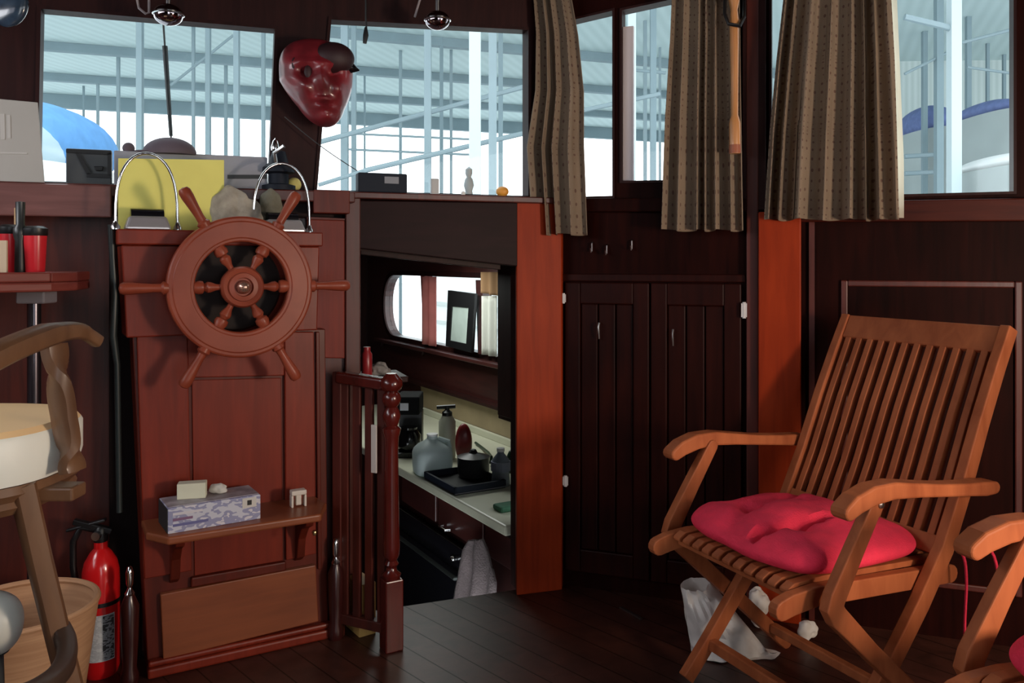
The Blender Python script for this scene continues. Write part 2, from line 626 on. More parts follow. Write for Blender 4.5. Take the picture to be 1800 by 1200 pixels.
def copy_tree(o, parent=None):
    c = o.copy(); COL.objects.link(c)
    c.parent = parent
    for ch in list(o.children):
        copy_tree(ch, c)
    return c


# ================================================================== ROOM SHELL
ZC = 2.14
UL = -2.7      # left end of the front wall
US = 1.9       # right end of the side wall

# ---- front wall with two windows and the galley opening
gl = FW.px(633, 440)[0]; gzl = FW.px(633, 440)[1]
gr, gzr = FW.px(908, 466)
w1 = [FW.px(66, 10), FW.px(489, 47), FW.px(477, 322), FW.px(60, 322)]
w1 = [(w1[0][0], w1[0][1]), (w1[1][0], w1[1][1]), (w1[2][0], 1.372), (w1[3][0], 1.372)]
w2 = [FW.px(577, 30), FW.px(932, 49), FW.px(932, 350), FW.px(551, 333)]
w2 = [w2[0], w2[1], (w2[2][0], 1.372), (w2[3][0], 1.372)]
outline = [(UL, 0), (gl, 0), (gl, gzl), (gr, gzr), (gr, 0), (0, 0), (0, ZC), (UL, ZC)]
w0 = [(UL + 0.25, 1.88), (w1[0][0] - 0.28, 1.88), (w1[0][0] - 0.28, 1.372), (UL + 0.25, 1.372)]
struct(MB().holed(FW, outline, [w1, w2], -0.06, 0.0).build('wall_front', frame_dk))


def pane(fr, poly, name, v=-0.03):
    return struct(MB().fpoly(fr, poly, v - 0.003, v + 0.003).build(name, glass))


def win_frame(fr, poly, t, v0, v1):
    """frame strips around an opening, t wide"""
    mb = MB()
    n = len(poly)
    cx = sum(p[0] for p in poly) / n; cz = sum(p[1] for p in poly) / n
    inner = []
    for i in range(n):
        p = Vector(poly[i]); a = Vector(poly[i - 1]); b = Vector(poly[(i + 1) % n])
        d1 = (a - p).normalized(); d2 = (b - p).normalized()
        inner.append(p + (d1 + d2) * t)
    for i in range(n):
        j = (i + 1) % n
        q = [poly[i], poly[j], tuple(inner[j]), tuple(inner[i])]
        mb.fpoly(fr, q, v0, v1)
    return mb


windows = []
for k, poly in enumerate((w1, w2)):
    w = struct(win_frame(FW, poly, 0.010, -0.05, 0.008).build('window_%d' % (k + 1), frame_dk))
    g = MB().fpoly(FW, poly, -0.033, -0.028).build('pane', glass, w)

# ---- side wall with three windows
SWZ = 1.372
w3 = [SW.px(992, 36), SW.px(1081, 15), SW.px(1081, 345), SW.px(992, 345)]
w4 = [SW.px(1090, 16), SW.px(1300, -30), SW.px(1300, 319), SW.px(1090, 322)]
w5 = [(SW.px(1352, 0)[0], 2.06), (SW.px(1786, 0)[0], 2.06), (SW.px(1786, 340)[0], SW.px(1786, 341)[1]), (SW.px(1352, 352)[0], SW.px(1352, 352)[1])]
w3 = [w3[0], w3[1], (w3[2][0], SWZ), (w3[3][0], SWZ)]
w4 = [w4[0], w4[1], (w4[2][0], w4[2][1]), w4[3]]
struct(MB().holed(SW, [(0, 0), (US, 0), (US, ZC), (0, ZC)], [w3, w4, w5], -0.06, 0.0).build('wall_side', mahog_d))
for k, poly in enumerate((w3, w4, w5)):
    w = struct(win_frame(SW, poly, 0.008, -0.05, 0.008).build('window_%d' % (k + 3), frame_dk))
    MB().fpoly(SW, poly, -0.033, -0.028).build('pane', glass, w)
    if k == 1:
        u0, u1 = SW.px(1092, 0)[0], SW.px(1112, 0)[0]
        MB().box(u0, u1, -0.028, -0.012, 1.40, 1.97, SW).build('sliding_sash', mat('sash_white', (0.62, 0.55, 0.57), 0.5), w)

# ---- remaining shell: floor, ceiling, left and rear walls
pl = FW.w(UL, 0, 0); pr = SW.w(US, 0, 0); pc = FW.w(0, 0, 0)
fl = [pc, pr, Vector((pr.x, -2.2, 0)), Vector((pl.x, -2.2, 0)), pl]
struct(MB().prism([Vector((p.x, p.y, 0)) for p in fl], [Vector((p.x, p.y, -0.05)) for p in fl]).build('floor', floorw, base=(0, 0, 0)))
cl = [pc + Vector((0, .08, 0)), pr + Vector((.05, .05, 0)), Vector((pr.x + .05, -2.3, 0)), Vector((pl.x - .05, -2.3, 0)), pl + Vector((-.05, .05, 0))]
struct(MB().prism([Vector((p.x, p.y, ZC)) for p in cl], [Vector((p.x, p.y, ZC + 0.05)) for p in cl]).build('ceiling', frame_dk))
LWf = Frame((pl.x, -2.2), (0, 1))
struct(MB().holed(LWf, [(0, 0), (pl.y + 2.2, 0), (pl.y + 2.2, ZC), (0, ZC)], [[(0.5, 1.38), (3.7, 1.38), (3.7, 1.95), (0.5, 1.95)]], -0.06, 0).build('wall_left', mahog))
RWf = Frame((pr.x, -2.2), (0, 1))
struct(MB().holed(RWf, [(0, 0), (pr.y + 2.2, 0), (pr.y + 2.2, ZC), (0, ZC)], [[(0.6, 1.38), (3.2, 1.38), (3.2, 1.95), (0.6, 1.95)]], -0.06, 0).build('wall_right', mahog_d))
BWf = Frame((pl.x, -2.2), (1, 0))
wl = pr.x - pl.x
dA, dB = 2.9, 4.3
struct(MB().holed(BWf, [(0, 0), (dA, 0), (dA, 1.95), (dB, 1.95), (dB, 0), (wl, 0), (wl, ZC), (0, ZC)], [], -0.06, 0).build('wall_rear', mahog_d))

# ---- lower front wall panelling (left of the console) and the window ledge
uR = FW.px(612, 400)[0]
struct(MB().box(UL, FW.px(606, 400, 0.04)[0], 0.0, 0.04, 0.0, 1.29, FW).build('wall_panel_front', mahog, bevel=0.003))
struct(MB().box(UL, FW.px(622, 400, 0.09)[0], 0.0, 0.115, 1.335, 1.37, FW).build('window_sill_front', mahog, bevel=0.004))
lb = MB().box(UL, FW.px(196, 400, 0.13)[0], 0.10, 0.13, 1.275, 1.365, FW)
struct(lb.build('trim_1', wood('ledge_board', (0.12, 0.045, 0.04), (0.22, 0.09, 0.08), 0.35, (1.5, 1.5, 14)), bevel=0.004))
# two screws on the ledge board
for py in (341, 361):
    p = FW.P(82, py, 0.131)
    MB().lathe([(0.004, -0.001), (0.004, 0.002), (0, 0.0025)], p, (FW.n.x, FW.n.y, 0), 12)
struct(MB().box(FW.px(551, 0, 0.118)[0], FW.px(615, 0, 0.118)[0], 0.04, 0.118, 1.30, 1.372, FW).build('trim_2', consd, bevel=0.003))
# stiles right of the console and the frame of the galley opening
struct(MB().ppoly(FW, [(540, 385), (606, 387), (606, 630), (540, 628)], 0.04, 0.075).build('wall_panel_helm', cons, bevel=0.003))
struct(MB().ppoly(FW, [(540, 385), (606, 387), (606, 384), (540, 381)], 0.04, 0.078).build('trim_3', consd))
struct(MB().box(FW.px(607, 0, 0.06)[0], FW.px(634, 0, 0.06)[0], 0.0, 0.06, 0.0, 1.372, FW).build('trim_4', mahog, bevel=0.004))
# dark fascia above the opening
fz = MB().ppoly(FW, [(628, 352), (910, 356), (910, 468), (628, 436)], 0.0, 0.05)
struct(fz.build('wall_fascia', wood('fascia', (0.010, 0.0025, 0.003), (0.022, 0.006, 0.007), 0.5, (1.5, 1.5, 10), coat=0.0, spec=0.10), bevel=0.003))
struct(MB().ppoly(FW, [(634, 436), (880, 462), (880, 474), (634, 447)], -0.05, -0.01).build('trim_5', frame_dk, bevel=0.002))
struct(MB().box(FW.px(615, 0, 0.07)[0], 0.0, 0.0, 0.07, 1.352, 1.374, FW).build('window_sill_galley', mahog, bevel=0.004))

# ---- corner post and the second post on the side wall
pcz = 1.372
A = FW.P(906, 0, 0.0); A2 = FW.w(FW.px(908, 0, 0.05)[0], 0.05, 0); B2 = SW.w(SW.px(988, 0, 0.05)[0], 0.05, 0); B = SW.w(SW.px(990, 0, 0)[0], 0, 0)
A.z = 0
C0 = pc.copy(); C0.z = 0
post = [A, A2, B2, B, C0]
struct(MB().prism([Vector((p.x, p.y, 0)) for p in post], [Vector((p.x, p.y, pcz)) for p in post]).build('trim_6', postw, bevel=0.004))
u0 = SW.px(1333, 0, 0.06)[0]; u1 = SW.px(1408, 0, 0.06)[0]
struct(MB().box(u0, u1, 0, 0.06, 0, 1.31, SW).build('trim_7', postw, bevel=0.004))
struct(MB().box(SW.px(1312, 0, 0.03)[0], u0 - 0.001, 0, 0.03, 0, 2.1, SW).build('trim_8', mahog, bevel=0.003))
struct(MB().box(SW.px(1306, 0, 0.02)[0], SW.px(1346, 0, 0.02)[0], 0.0, 0.028, 1.32, ZC, SW).build('trim_9', frame_dk))
# rail under the right window
struct(MB().ppoly(SW, [(1346, 356), (1800, 348), (1900, 347), (1900, 388), (1346, 390)], 0, 0.035).build('window_sill_side', wood('sill_side', (0.025, 0.004, 0.003), (0.07, 0.012, 0.006), 0.45, (1.5, 1.5, 14), coat=0.0, spec=0.12), bevel=0.004))
struct(MB().ppoly(SW, [(990, 348), (1312, 348), (1312, 372), (990, 372)], 0, 0.03).build('window_sill_corner', mahog_d, bevel=0.004))

# ---- right wall panelling: raised frames
def raised(fr, x0, y0, x1, y1, name, m, mp, t=10, v=0.0):
    u0, z1 = fr.px(x0, y0, v); u1, _ = fr.px(x1, y0, v); z0 = fr.px(x0, y1, v)[1]
    tt = t
    mb = MB()
    mb.box(u0, u0 + tt, v, v + 0.012, z0, z1, fr); mb.box(u1 - tt, u1, v, v + 0.012, z0, z1, fr)
    mb.box(u0 + tt, u1 - tt, v, v + 0.012, z1 - tt, z1, fr); mb.box(u0 + tt, u1 - tt, v, v + 0.012, z0, z0 + tt, fr)
    o = struct(mb.build(name, m, bevel=0.004))
    return o


raised(SW, 1478, 492, 1796, 1010, 'trim_10', mahog, None, 0.02)
struct(MB().box(SW.px(1488, 0)[0], SW.px(1780, 0)[0], 0, 0.006, 0.25, 1.09, SW).build('wall_panel_side', mahog_d))
struct(MB().box(SW.px(1422, 0)[0], SW.px(1432, 0)[0], 0, 0.012, 0.0, 1.30, SW).build('trim_11', mahog))

# ================================================================== CUPBOARD DOORS ON THE SIDE WALL
cu0 = SW.px(994, 500)[0]; cu1 = SW.px(1306, 500)[0]
cz1 = SW.px(1150, 497)[1]
cup = thing('wall_cupboard', SW.w((cu0 + cu1) / 2, 0.0, 0.05), 'dark mahogany wall cupboard with grooved doors between the two orange posts', 'cupboard')
doorm = wood('cupboard_door', (0.009, 0.0014, 0.001), (0.026, 0.004, 0.0022), 0.45, coat=0.0, spec=0.10)
um = (cu0 + cu1) / 2
for a, b, kx, ky in ((cu0 + 0.004, um - 0.003, 1053, 580), (um + 0.003, cu1 - 0.004, 1183, 592)):
    mb = MB()
    st = 0.055
    mb.box(a, a + st, 0.002, 0.022, 0.06, cz1, SW); mb.box(b - st, b, 0.002, 0.022, 0.06, cz1, SW)
    mb.box(a + st, b - st, 0.002, 0.022, cz1 - 0.075, cz1, SW); mb.box(a + st, b - st, 0.002, 0.022, 0.06, 0.14, SW)
    d = mb.build('door', doorm, cup, bevel=0.004)
    mb = MB()
    n = 3
    for i in range(n):
        q0 = a + st + (b - a - 2 * st) * i / n; q1 = a + st + (b - a - 2 * st) * (i + 1) / n
        mb.box(q0 + 0.002, q1 - 0.002, 0.002, 0.012, 0.14, cz1 - 0.075, SW)
    mb.build('door_panel', doorm, d, bevel=0.004)
    p = SW.P(kx, ky, 0.03)
    MB().tube([p + Vector((0, 0, 0.025)), p + Vector((-0.003, -0.006, 0.01)), p + Vector((0, 0, -0.03))], [0.004, 0.0035, 0.003], 8).build('latch', steel, d, smooth=True)
for hx, hy, hz in ((1308, 545, 0.045), (990, 524, 0.028), (994, 845, 0.03)):
    p = SW.P(hx, hy, 0.034)
    MB().box(-0.009, 0.009, -0.004, 0.004, -hz / 2, hz / 2, M=Matrix.Translation(p) @ Matrix.Rotation(math.atan2(SW.a.y, SW.a.x), 4, 'Z')).tube([p + Vector((0, 0, hz / 2 + .004)), p - Vector((0, 0, hz / 2 + .004))], 0.006, 8).build('hinge', MATS.get('hinge_nickel') or mat('hinge_nickel', (0.62, 0.60, 0.60), 0.3), cup)
struct(MB().box(cu0 - 0.01, cu1 + 0.01, 0.0, 0.014, cz1 + 0.004, cz1 + 0.03, SW).build('trim_12', doorm, bevel=0.003))
# small hooks above the doors
for hx, hy in ((1042, 436), (1068, 440), (1112, 432)):
    p = SW.P(hx, hy, 0.0)
    n3 = Vector((SW.n.x, SW.n.y, 0))
    o = MB().tube([p + Vector((0, 0, 0.02)), p + n3 * 0.012 + Vector((0, 0, 0.016)), p + n3 * 0.014 - Vector((0, 0, 0.012)), p + n3 * 0.026 - Vector((0, 0, 0.014)), p + n3 * 0.03], 0.003, 8).build('coat_hook', mat('hook_steel', (0.25, 0.22, 0.22), 0.35, 1.0), smooth=True)
    tag(o, {1042: 'small dull hook above the cupboard, nearest the corner post', 1068: 'small dull hook above the cupboard, middle of the three', 1112: 'small dull hook above the cupboard, nearest the wooden paddle'}[hx], 'hook', 'hooks above the cupboard')

# ================================================================== HELM CONSOLE
con = thing('helm_console', CF.w(0.27, -0.05, 0), 'reddish wooden helm console carrying the ship wheel, with a panelled front', 'console')
body_px = [(232, 578), (572, 578), (577, 1112), (260, 1183)]
body = [CF.px(*p) for p in body_px]
zb = 0.0
body = [body[0], body[1], (body[2][0], zb), (body[3][0], zb)]
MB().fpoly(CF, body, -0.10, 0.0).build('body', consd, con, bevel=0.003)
# upper box and its top ledge
ub = [CF.px(213, 430, 0.05), CF.px(562, 430, 0.05), CF.px(558, 580, 0.05), CF.px(222, 580, 0.05)]
zt = ub[0][1]
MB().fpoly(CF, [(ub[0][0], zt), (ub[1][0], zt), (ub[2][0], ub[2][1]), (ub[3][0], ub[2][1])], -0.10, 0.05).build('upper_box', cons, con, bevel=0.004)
lz0 = zt; ltop = zt + 0.042
lu0 = CF.px(206, 0, 0.075)[0]; lu1 = CF.px(568, 0, 0.075)[0]
MB().box(lu0, lu1, -0.10, 0.075, lz0, ltop, CF).build('top_ledge', cons, con, bevel=0.004)
# front frame: stiles and rails around the recessed panel
MB().ppoly(CF, [(240, 583), (330, 583), (337, 1003), (254, 1018)], 0.0, 0.014).build('stile', cons, con, bevel=0.003)
MB().ppoly(CF, [(500, 583), (552, 583), (556, 973), (503, 985)], 0.0, 0.014).build('stile', cons, con, bevel=0.003)
MB().ppoly(CF, [(330, 583), (500, 583), (500, 660), (330, 664)], 0.0, 0.014).build('rail', cons, con, bevel=0.003)
MB().ppoly(CF, [(337, 668), (494, 664), (497, 985), (342, 1012)], 0.0, 0.005).build('panel', wood('console_panel', (0.13, 0.014, 0.006), (0.21, 0.024, 0.010), 0.42, coat=0.06, spec=0.22), con, bevel=0.002)
MB().ppoly(CF, [(336, 1016), (503, 987), (503, 1003), (336, 1033)], 0.0, 0.018).build('rail', consd, con, bevel=0.004)
MB().ppoly(CF, [(555, 583), (562, 583), (566, 1000), (559, 1001)], 0.0, 0.01).build('bead', consd, con, bevel=0.003)
kb = [CF.px(282, 1045, 0.02), CF.px(555, 993, 0.02), CF.px(560, 1092, 0.02), CF.px(287, 1160, 0.02)]
MB().fpoly(CF, kb, 0.0, 0.02).build('kick_board', consb, con, bevel=0.003)
MB().box(body[3][0] - 0.004, body[2][0] + 0.01, 0.0, 0.035, 0.0, 0.028, CF).box(body[3][0] - 0.002, body[2][0] + 0.006, 0.0, 0.026, 0.028, 0.044, CF).build('base_moulding', cons, con, bevel=0.006)
# small round button on the right of the upper box
p = CF.P(478, 487, 0.055)

# ---- fold-out shelf with brackets, part of the console
shv = 0.20
su0, sz = CF.px(262, 962, shv); su1, _ = CF.px(592, 905, shv)
sz = (CF.px(300, 958, shv)[1] + CF.px(560, 918, shv)[1]) / 2
pl_ = [(su0, 0.0), (su1 - 0.01, 0.0), (su1, 0.10), (su1 - 0.045, shv), (su0 + 0.045, shv), (su0, 0.13)]
sh = MB().prism([CF.w(u, v, sz) for u, v in pl_], [CF.w(u, v, sz + 0.022) for u, v in pl_]).build('shelf', consb, con, bevel=0.006, bseg=3)
for bx in (308, 528):
    bu = CF.px(bx, 0, 0.03)[0]
    prof = [(0.0, sz), (0.14, sz), (0.13, sz - 0.03), (0.085, sz - 0.05), (0.05, sz - 0.09), (0.035, sz - 0.15), (0.0, sz - 0.17)]
    MB().prism([CF.w(bu - 0.012, v, z) for v, z in prof], [CF.w(bu + 0.012, v, z) for v, z in prof]).build('shelf_bracket', consd, con, bevel=0.003)
MB().lathe([(0.006, 0), (0.008, 0.004), (0.006, 0.012), (0, 0.014)], CF.P(553, 925, 0.18) - Vector((0, 0, 0.012)), (0, 0, -1), 12).build('catch', brass, sh, smooth=True)

# ---- round rubber bumpers on the console sides: turned stanchions with chrome ends
for (bx, y0, y1, lab, tie) in ((228, 1045, 1172, 'dark turned stanchion with chrome tip left of the console, beside the extinguisher', 0), (590, 990, 1120, 'dark turned stanchion with chrome tip right of the console, beside the railing', 1)):
    vv = 0.04
    p = CF.P(bx, y0, vv)
    st_ = thing('stanchion', (p.x, p.y, 0), lab, 'stanchion')
    h = p.z
    MB().lathe([(0.020, 0), (0.024, 0.01), (0.024, 0.03), (0.018, 0.05), (0.022, h * 0.5), (0.024, h - 0.03), (0.012, h)], (p.x, p.y, 0), seg=16).build('post', stanm, st_, smooth=True)
    MB().lathe([(0.010, h - 0.005), (0.013, h + 0.004), (0.008, h + 0.012), (0.005, h + 0.02), (0.009, h + 0.03), (0.010, h + 0.06), (0.006, h + 0.075), (0, h + 0.08)], (p.x, p.y, 0), seg=14).build('tip', chrome, st_, smooth=True)

# ================================================================== SHIP WHEEL
WV = 0.155
wc = CF.P(425, 504, WV)
wn = Vector((CF.n.x, CF.n.y, 0)).normalized()
wx = Vector((CF.a.x, CF.a.y, 0))
wz = Vector((0, 0, 1))
s_ = wc.y / F * 1.0
Ro = 123 * s_ * 1.01; Ri = 79 * s_
wh = thing('ship_wheel', wc - wn * (WV - 0.055), 'large six-spoked varnished wooden ship steering wheel on the console', 'steering wheel')
mb = MB()
prof = [(Ri + 0.002, -0.014), (Ri, -0.010), (Ri, 0.008), (Ri + 0.0035, 0.0125), (Ri + 0.010, 0.0125), (Ri + 0.012, 0.015), (Ro - 0.016, 0.015), (Ro - 0.014, 0.0125), (Ro - 0.006, 0.0125), (Ro - 0.001, 0.009), (Ro, 0.004), (Ro, -0.010), (Ro - 0.002, -0.014)]
seg = 96
rings = []
for k in range(seg):
    t = 2 * PI * k / seg
    d = wx * math.cos(t) + wz * math.sin(t)
    rings.append([mb.bm.verts.new(wc + d * r + wn * h) for r, h in prof])
for k in range(seg):
    a, b = rings[k], rings[(k + 1) % seg]
    for i in range(len(prof)):
        j = (i + 1) % len(prof)
        mb.bm.faces.new((a[i], a[j], b[j], b[i]))
mb.build('rim', wheelw, wh, bevel=0.0012)
for k in range(6):
    t = R(60 * k)
    d = wx * math.cos(t) + wz * math.sin(t)
    rh = 0.030
    pr_ = [(0.011, rh + 0.01), (0.013, rh + 0.022), (0.008, rh + 0.028), (0.009, rh + 0.038), (0.0145, rh + 0.052), (0.0155, rh + 0.060), (0.010, rh + 0.068), (0.017, Ri - 0.022), (0.019, Ri - 0.012), (0.015, Ri + 0.002)]
    MB().lathe(pr_, wc, d, 14).build('spoke', wheelw, wh, smooth=True)
    L = 0.125
    ph = [(0.016, Ro - 0.006), (0.018, Ro + 0.006), (0.012, Ro + 0.012), (0.0115, Ro + 0.03), (0.0135, Ro + 0.055), (0.0165, Ro + 0.085), (0.0165, Ro + 0.102), (0.012, Ro + 0.110), (0.0, Ro + 0.113)]
    MB().lathe(ph, wc, d, 14).build('handle', wheelw, wh, smooth=True)
hub = MB().lathe([(0.056, -0.02), (0.057, 0.016), (0.052, 0.024), (0.040, 0.020), (0.038, 0.028), (0.026, 0.030), (0.024, 0.020), (0.0, 0.020)], wc, wn, 32).build('hub', wheelw, wh, smooth=True)
MB().lathe([(0.019, 0.018), (0.019, 0.028), (0.015, 0.038), (0.008, 0.045), (0, 0.047)], wc, wn, 24).build('hub_cap', mat('hub_bronze', (0.55, 0.32, 0.24), 0.25, 0.8), hub, smooth=True)
MB().lathe([(0.016, -WV + 0.07), (0.016, -0.015)], wc, wn, 16).build('shaft', greydk, wh, smooth=True)
MB().lathe([(Ri * 1.04, -WV + 0.051), (Ri * 1.04, -WV + 0.064), (Ri * 0.99, -WV + 0.070), (0.03, -WV + 0.070), (0.03, -WV + 0.08), (0.016, -WV + 0.082)], wc, wn, 48).build('back_plate', mat('back_plate_dark', (0.012, 0.005, 0.004), 0.6, spec=0.2), wh)

# ================================================================== INSTRUMENTS WITH ARCHED CHROME GUARDS
def compass(x0, x1, ytop, ybase, cx, nm, label, vv, flip=1):
    zz = ltop
    b = CF.P(cx, 0, vv); b.z = zz
    t = thing('binnacle_compass', b, label, 'compass', 'compasses on the console')
    h = CF.P(cx, ytop, vv).z - zz
    hw = (CF.px(x1, 0, vv)[0] - CF.px(x0, 0, vv)[0]) / 2
    um_ = (CF.px(x1, 0, vv)[0] + CF.px(x0, 0, vv)[0]) / 2
    pts = []
    for k in range(21):
        a = PI * k / 20
        pts.append(CF.w(um_ - hw * math.cos(a) ** 1 if abs(math.cos(a)) < .999 else um_ - hw * math.cos(a), vv, zz + 0.004 + h * math.sin(a) ** 0.62))
    MB().tube(pts, 0.0042, 10).build('guard_arch', chrome, t, smooth=True)
    bw = hw * 0.74
    MB().prism([CF.w(um_ - bw, vv - 0.04, zz), CF.w(um_ + bw, vv - 0.04, zz), CF.w(um_ + bw, vv + 0.05, zz), CF.w(um_ - bw, vv + 0.05, zz)],
               [CF.w(um_ - bw * .8, vv - 0.03, zz + 0.036), CF.w(um_ + bw * .8, vv - 0.03, zz + 0.036), CF.w(um_ + bw * .8, vv + 0.036, zz + 0.036), CF.w(um_ - bw * .8, vv + 0.036, zz + 0.036)]).build('housing', MATS.get('satin_chrome') or mat('satin_chrome', (0.50, 0.48, 0.50), 0.3, 0.6), t, bevel=0.006)
    a0 = CF.w(um_ - bw * .72, vv, zz + 0.034); a1 = CF.w(um_ + bw * .72, vv, zz + 0.034)
    MB().tube([a0, a1], 0.024, 20).build('drum', blackg, t, smooth=True)
    for q in (um_ - hw, um_ + hw):
        MB().lathe([(0.012, 0), (0.012, 0.008), (0.007, 0.016), (0.006, 0.022)], CF.w(q, vv, zz), seg=12).build('foot', chrome, t, smooth=True)
    return t


compass(203, 312, 272, 400, 258, 'a', 'chrome compass with tall arched guard at the left end of the console top', 0.03)
compass(446, 544, 290, 400, 500, 'b', 'chrome compass with arched guard behind the upper right wheel spoke', 0.03)

# ================================================================== THINGS ON THE CONSOLE LEDGE AND WINDOW LEDGE
ZS = 1.37


def fbox(fr, x0, x1, ytop, zb, v0, v1, vref=None):
    v = v1 if vref is None else vref
    u0 = fr.px(x0, 0, v)[0]; u1 = fr.px(x1, 0, v)[0]
    z1 = fr.px((x0 + x1) / 2, ytop, v)[1]
    return MB().box(u0, u1, v0, v1, zb, z1, fr)


# grey card/folder at the left edge
cm = MB()
q = [FW.px(-20, 172, 0.09), FW.px(66, 180, 0.09), FW.px(78, 312, 0.09), FW.px(-20, 316, 0.09)]
q = [q[0], q[1], (q[2][0], ZS + 0.001), (q[3][0], ZS + 0.001)]
cm.fpoly(FW, q, 0.084, 0.09)
card = cm.build('display_card', paper, bevel=0.001)
tag(card, 'grey card standing on the ledge at the left edge, under the dark pillar', 'card')
for a, b, c, d in ((0, 8, 200, 245), (12, 18, 202, 243)):
    q = [FW.px(a, c, 0.0915), FW.px(b, c, 0.0915), FW.px(b + 1, d, 0.0915), FW.px(a + 1, d, 0.0915)]
    MB().fpoly(FW, q, 0.090, 0.0915).build('letter', mat('pale_ink', (0.50, 0.48, 0.45), 0.7), card)
q = [FW.px(0, 267, 0.0915), FW.px(48, 268, 0.0915), FW.px(48, 271, 0.0915), FW.px(0, 270, 0.0915)]
MB().fpoly(FW, q, 0.090, 0.0915).build('letter', MATS['pale_ink'], card)

# dark instrument with slanted bracket
ins = fbox(FW, 116, 196, 262, ZS, 0.02, 0.05).build('instrument_case', greydk, bevel=0.003)
tag(ins, 'dark instrument case with slanted black bracket on the ledge left of the yellow paper', 'instrument')
MB().ppoly(FW, [(116, 262), (196, 266), (196, 272), (116, 268)], 0.05, 0.056).ppoly(FW, [(132, 268), (139, 268), (161, 306), (152, 306)], 0.05, 0.056).ppoly(FW, [(152, 304), (196, 306), (196, 312), (152, 311)], 0.05, 0.056).ppoly(FW, [(189, 268), (196, 268), (196, 310), (189, 310)], 0.05, 0.056).build('bracket', black, ins)
MB().ppoly(FW, [(164, 292), (182, 292), (180, 300), (168, 300)], 0.05, 0.058).build('knob', black, ins, bevel=0.002)
# long grey tray behind the yellow paper
u0 = FW.px(200, 0, 0.06)[0]; u1 = FW.px(470, 0, 0.06)[0]
o = MB().fpoly(FW, [(u0, ZS), (u1, ZS), (u1, FW.px(470, 276, 0.06)[1]), (u0, FW.px(200, 264, 0.06)[1])], 0.015, 0.06).build('chart_box', mat('grey_box', (0.30, 0.31, 0.36), 0.6, noise_amt=0.1), bevel=0.003)
tag(o, 'long low grey-blue box along the windscreen behind the yellow paper', 'box')
bx = MB().ppoly(FW, [(400, 307), (470, 307), (470, 314), (400, 314)], 0.06, 0.063).build('slot', black, o)
# yellow paper pad standing on the console ledge
yp = MB()
q = [CF.px(208, 278, -0.03), CF.px(394, 281, -0.03), CF.px(394, 420, -0.03), CF.px(208, 420, -0.03)]
q = [q[0], q[1], (q[2][0], ltop + 0.0005), (q[3][0], ltop + 0.0005)]
yp.fpoly(CF, q, -0.036, -0.03)
tag(yp.build('legal_pad', yellow, bevel=0.001), 'yellow paper sheet pad standing behind the left chrome compass', 'notepad')
# cap on the grey box
c = FW.P(298, 262, 0.04)
cap = MB().blob((0, 0, 0), 0.078, 0.06, 0.048, 1.0, fn=lambda p: Vector((p.x, p.y, max(p.z, -0.004)))).build('cap', capm, base=(0, 0, 0), smooth=True)
cap.location = (c.x, c.y, FW.P(298, 270, 0.04).z)
tag(cap, 'dull purple cap lying on the grey box in front of the windscreen', 'cap')
MB().blob((-0.06, -0.01, 0.002), 0.05, 0.045, 0.006).build('brim', capm, cap, smooth=True)
o = MB().blob(FW.P(226, 264, 0.04) + Vector((0, 0, 0.006)), 0.017, 0.017, 0.017).build('knob_ball', capm, smooth=True)
tag(o, 'small dull round ball on the grey box left of the cap', 'ball')
# canvas bundle and olive bag between the compasses
def lump(c, rx, ry, rz, amp, sc, seed, m, name, rot=0, nu=40, nv=24, flat=True, e=1.0):
    off = Vector((seed * 3.1, seed * 1.7, seed))

    def fn(p):
        n_ = noise.noise(p * sc + off) * amp + noise.noise(p * sc * 2.7 + off) * amp * 0.4
        q = p * (1 + n_)
        if flat: q.z = max(q.z, -rz * 0.75)
        return q
    return MB().blob(c, rx, ry, rz, e, nu, nv, fn=fn, M=Matrix.Rotation(rot, 4, 'Y')).build(name, m, smooth=True)


def on(o, z):
    """rest a top-level mesh on height z"""
    mz = min((o.matrix_basis @ v.co).z for v in o.data.vertices)
    o.location.z += z - mz
    return o


c = CF.P(415, 352, 0.0)
tag(on(lump(c, 0.060, 0.024, 0.072, 0.5, 16, 2, canvas, 'work_glove'), ltop), 'crumpled beige canvas glove on the console behind the wheel', 'glove')
c = CF.P(476, 352, -0.01)
tag(on(lump(c, 0.046, 0.022, 0.074, 0.45, 15, 5, greencv, 'canvas_pouch'), ltop), 'olive-grey canvas pouch on the console between wheel and right compass', 'pouch')
c = CF.P(517, 312, -0.09)
bl = MB().blob(c, 0.022, 0.022, 0.022).build('tennis_ball', yball, smooth=True)
tag(bl, 'pale yellow ball beside the pillar base behind the right compass', 'ball')
bl.location.z = ZS
# winch-like dark reel beside the pillar
rb = FW.P(490, 0, 0.07); rb.z = ZS
rl = thing('fishing_reel', rb, 'dark reel with chrome parts standing against the pillar base', 'reel')
MB().lathe([(0.05, 0), (0.05, 0.015), (0.03, 0.02), (0.03, 0.05), (0.048, 0.055), (0.048, 0.07), (0.03, 0.085), (0.02, 0.12), (0, 0.125)], rb, seg=24).build('drum', navy, rl, smooth=True)
MB().tube([rb + Vector((0.0, -0.03, 0.08)), rb + Vector((0.0, -0.045, 0.11)), rb + Vector((0.03, -0.05, 0.13))], 0.006, 8).build('crank', steel, rl, smooth=True)
MB().lathe([(0.012, 0), (0.014, 0.01), (0.008, 0.03), (0, 0.04)], rb + Vector((-0.005, -0.02, 0.12)), seg=12).build('cap_nut', chrome, rl, smooth=True)
# thin cord from the pillar to the radio box
a = FW.P(500, 205, 0.03); b = FW.P(628, 300, 0.06)
cord = MB().tube([a.lerp(b, t / 10) + Vector((0, 0, -0.008 * math.sin(PI * t / 10))) for t in range(11)], 0.0016, 6).build('cord', greydk, smooth=True)
tag(cord, 'thin grey cord running down from the pillar to the black radio', 'cord')

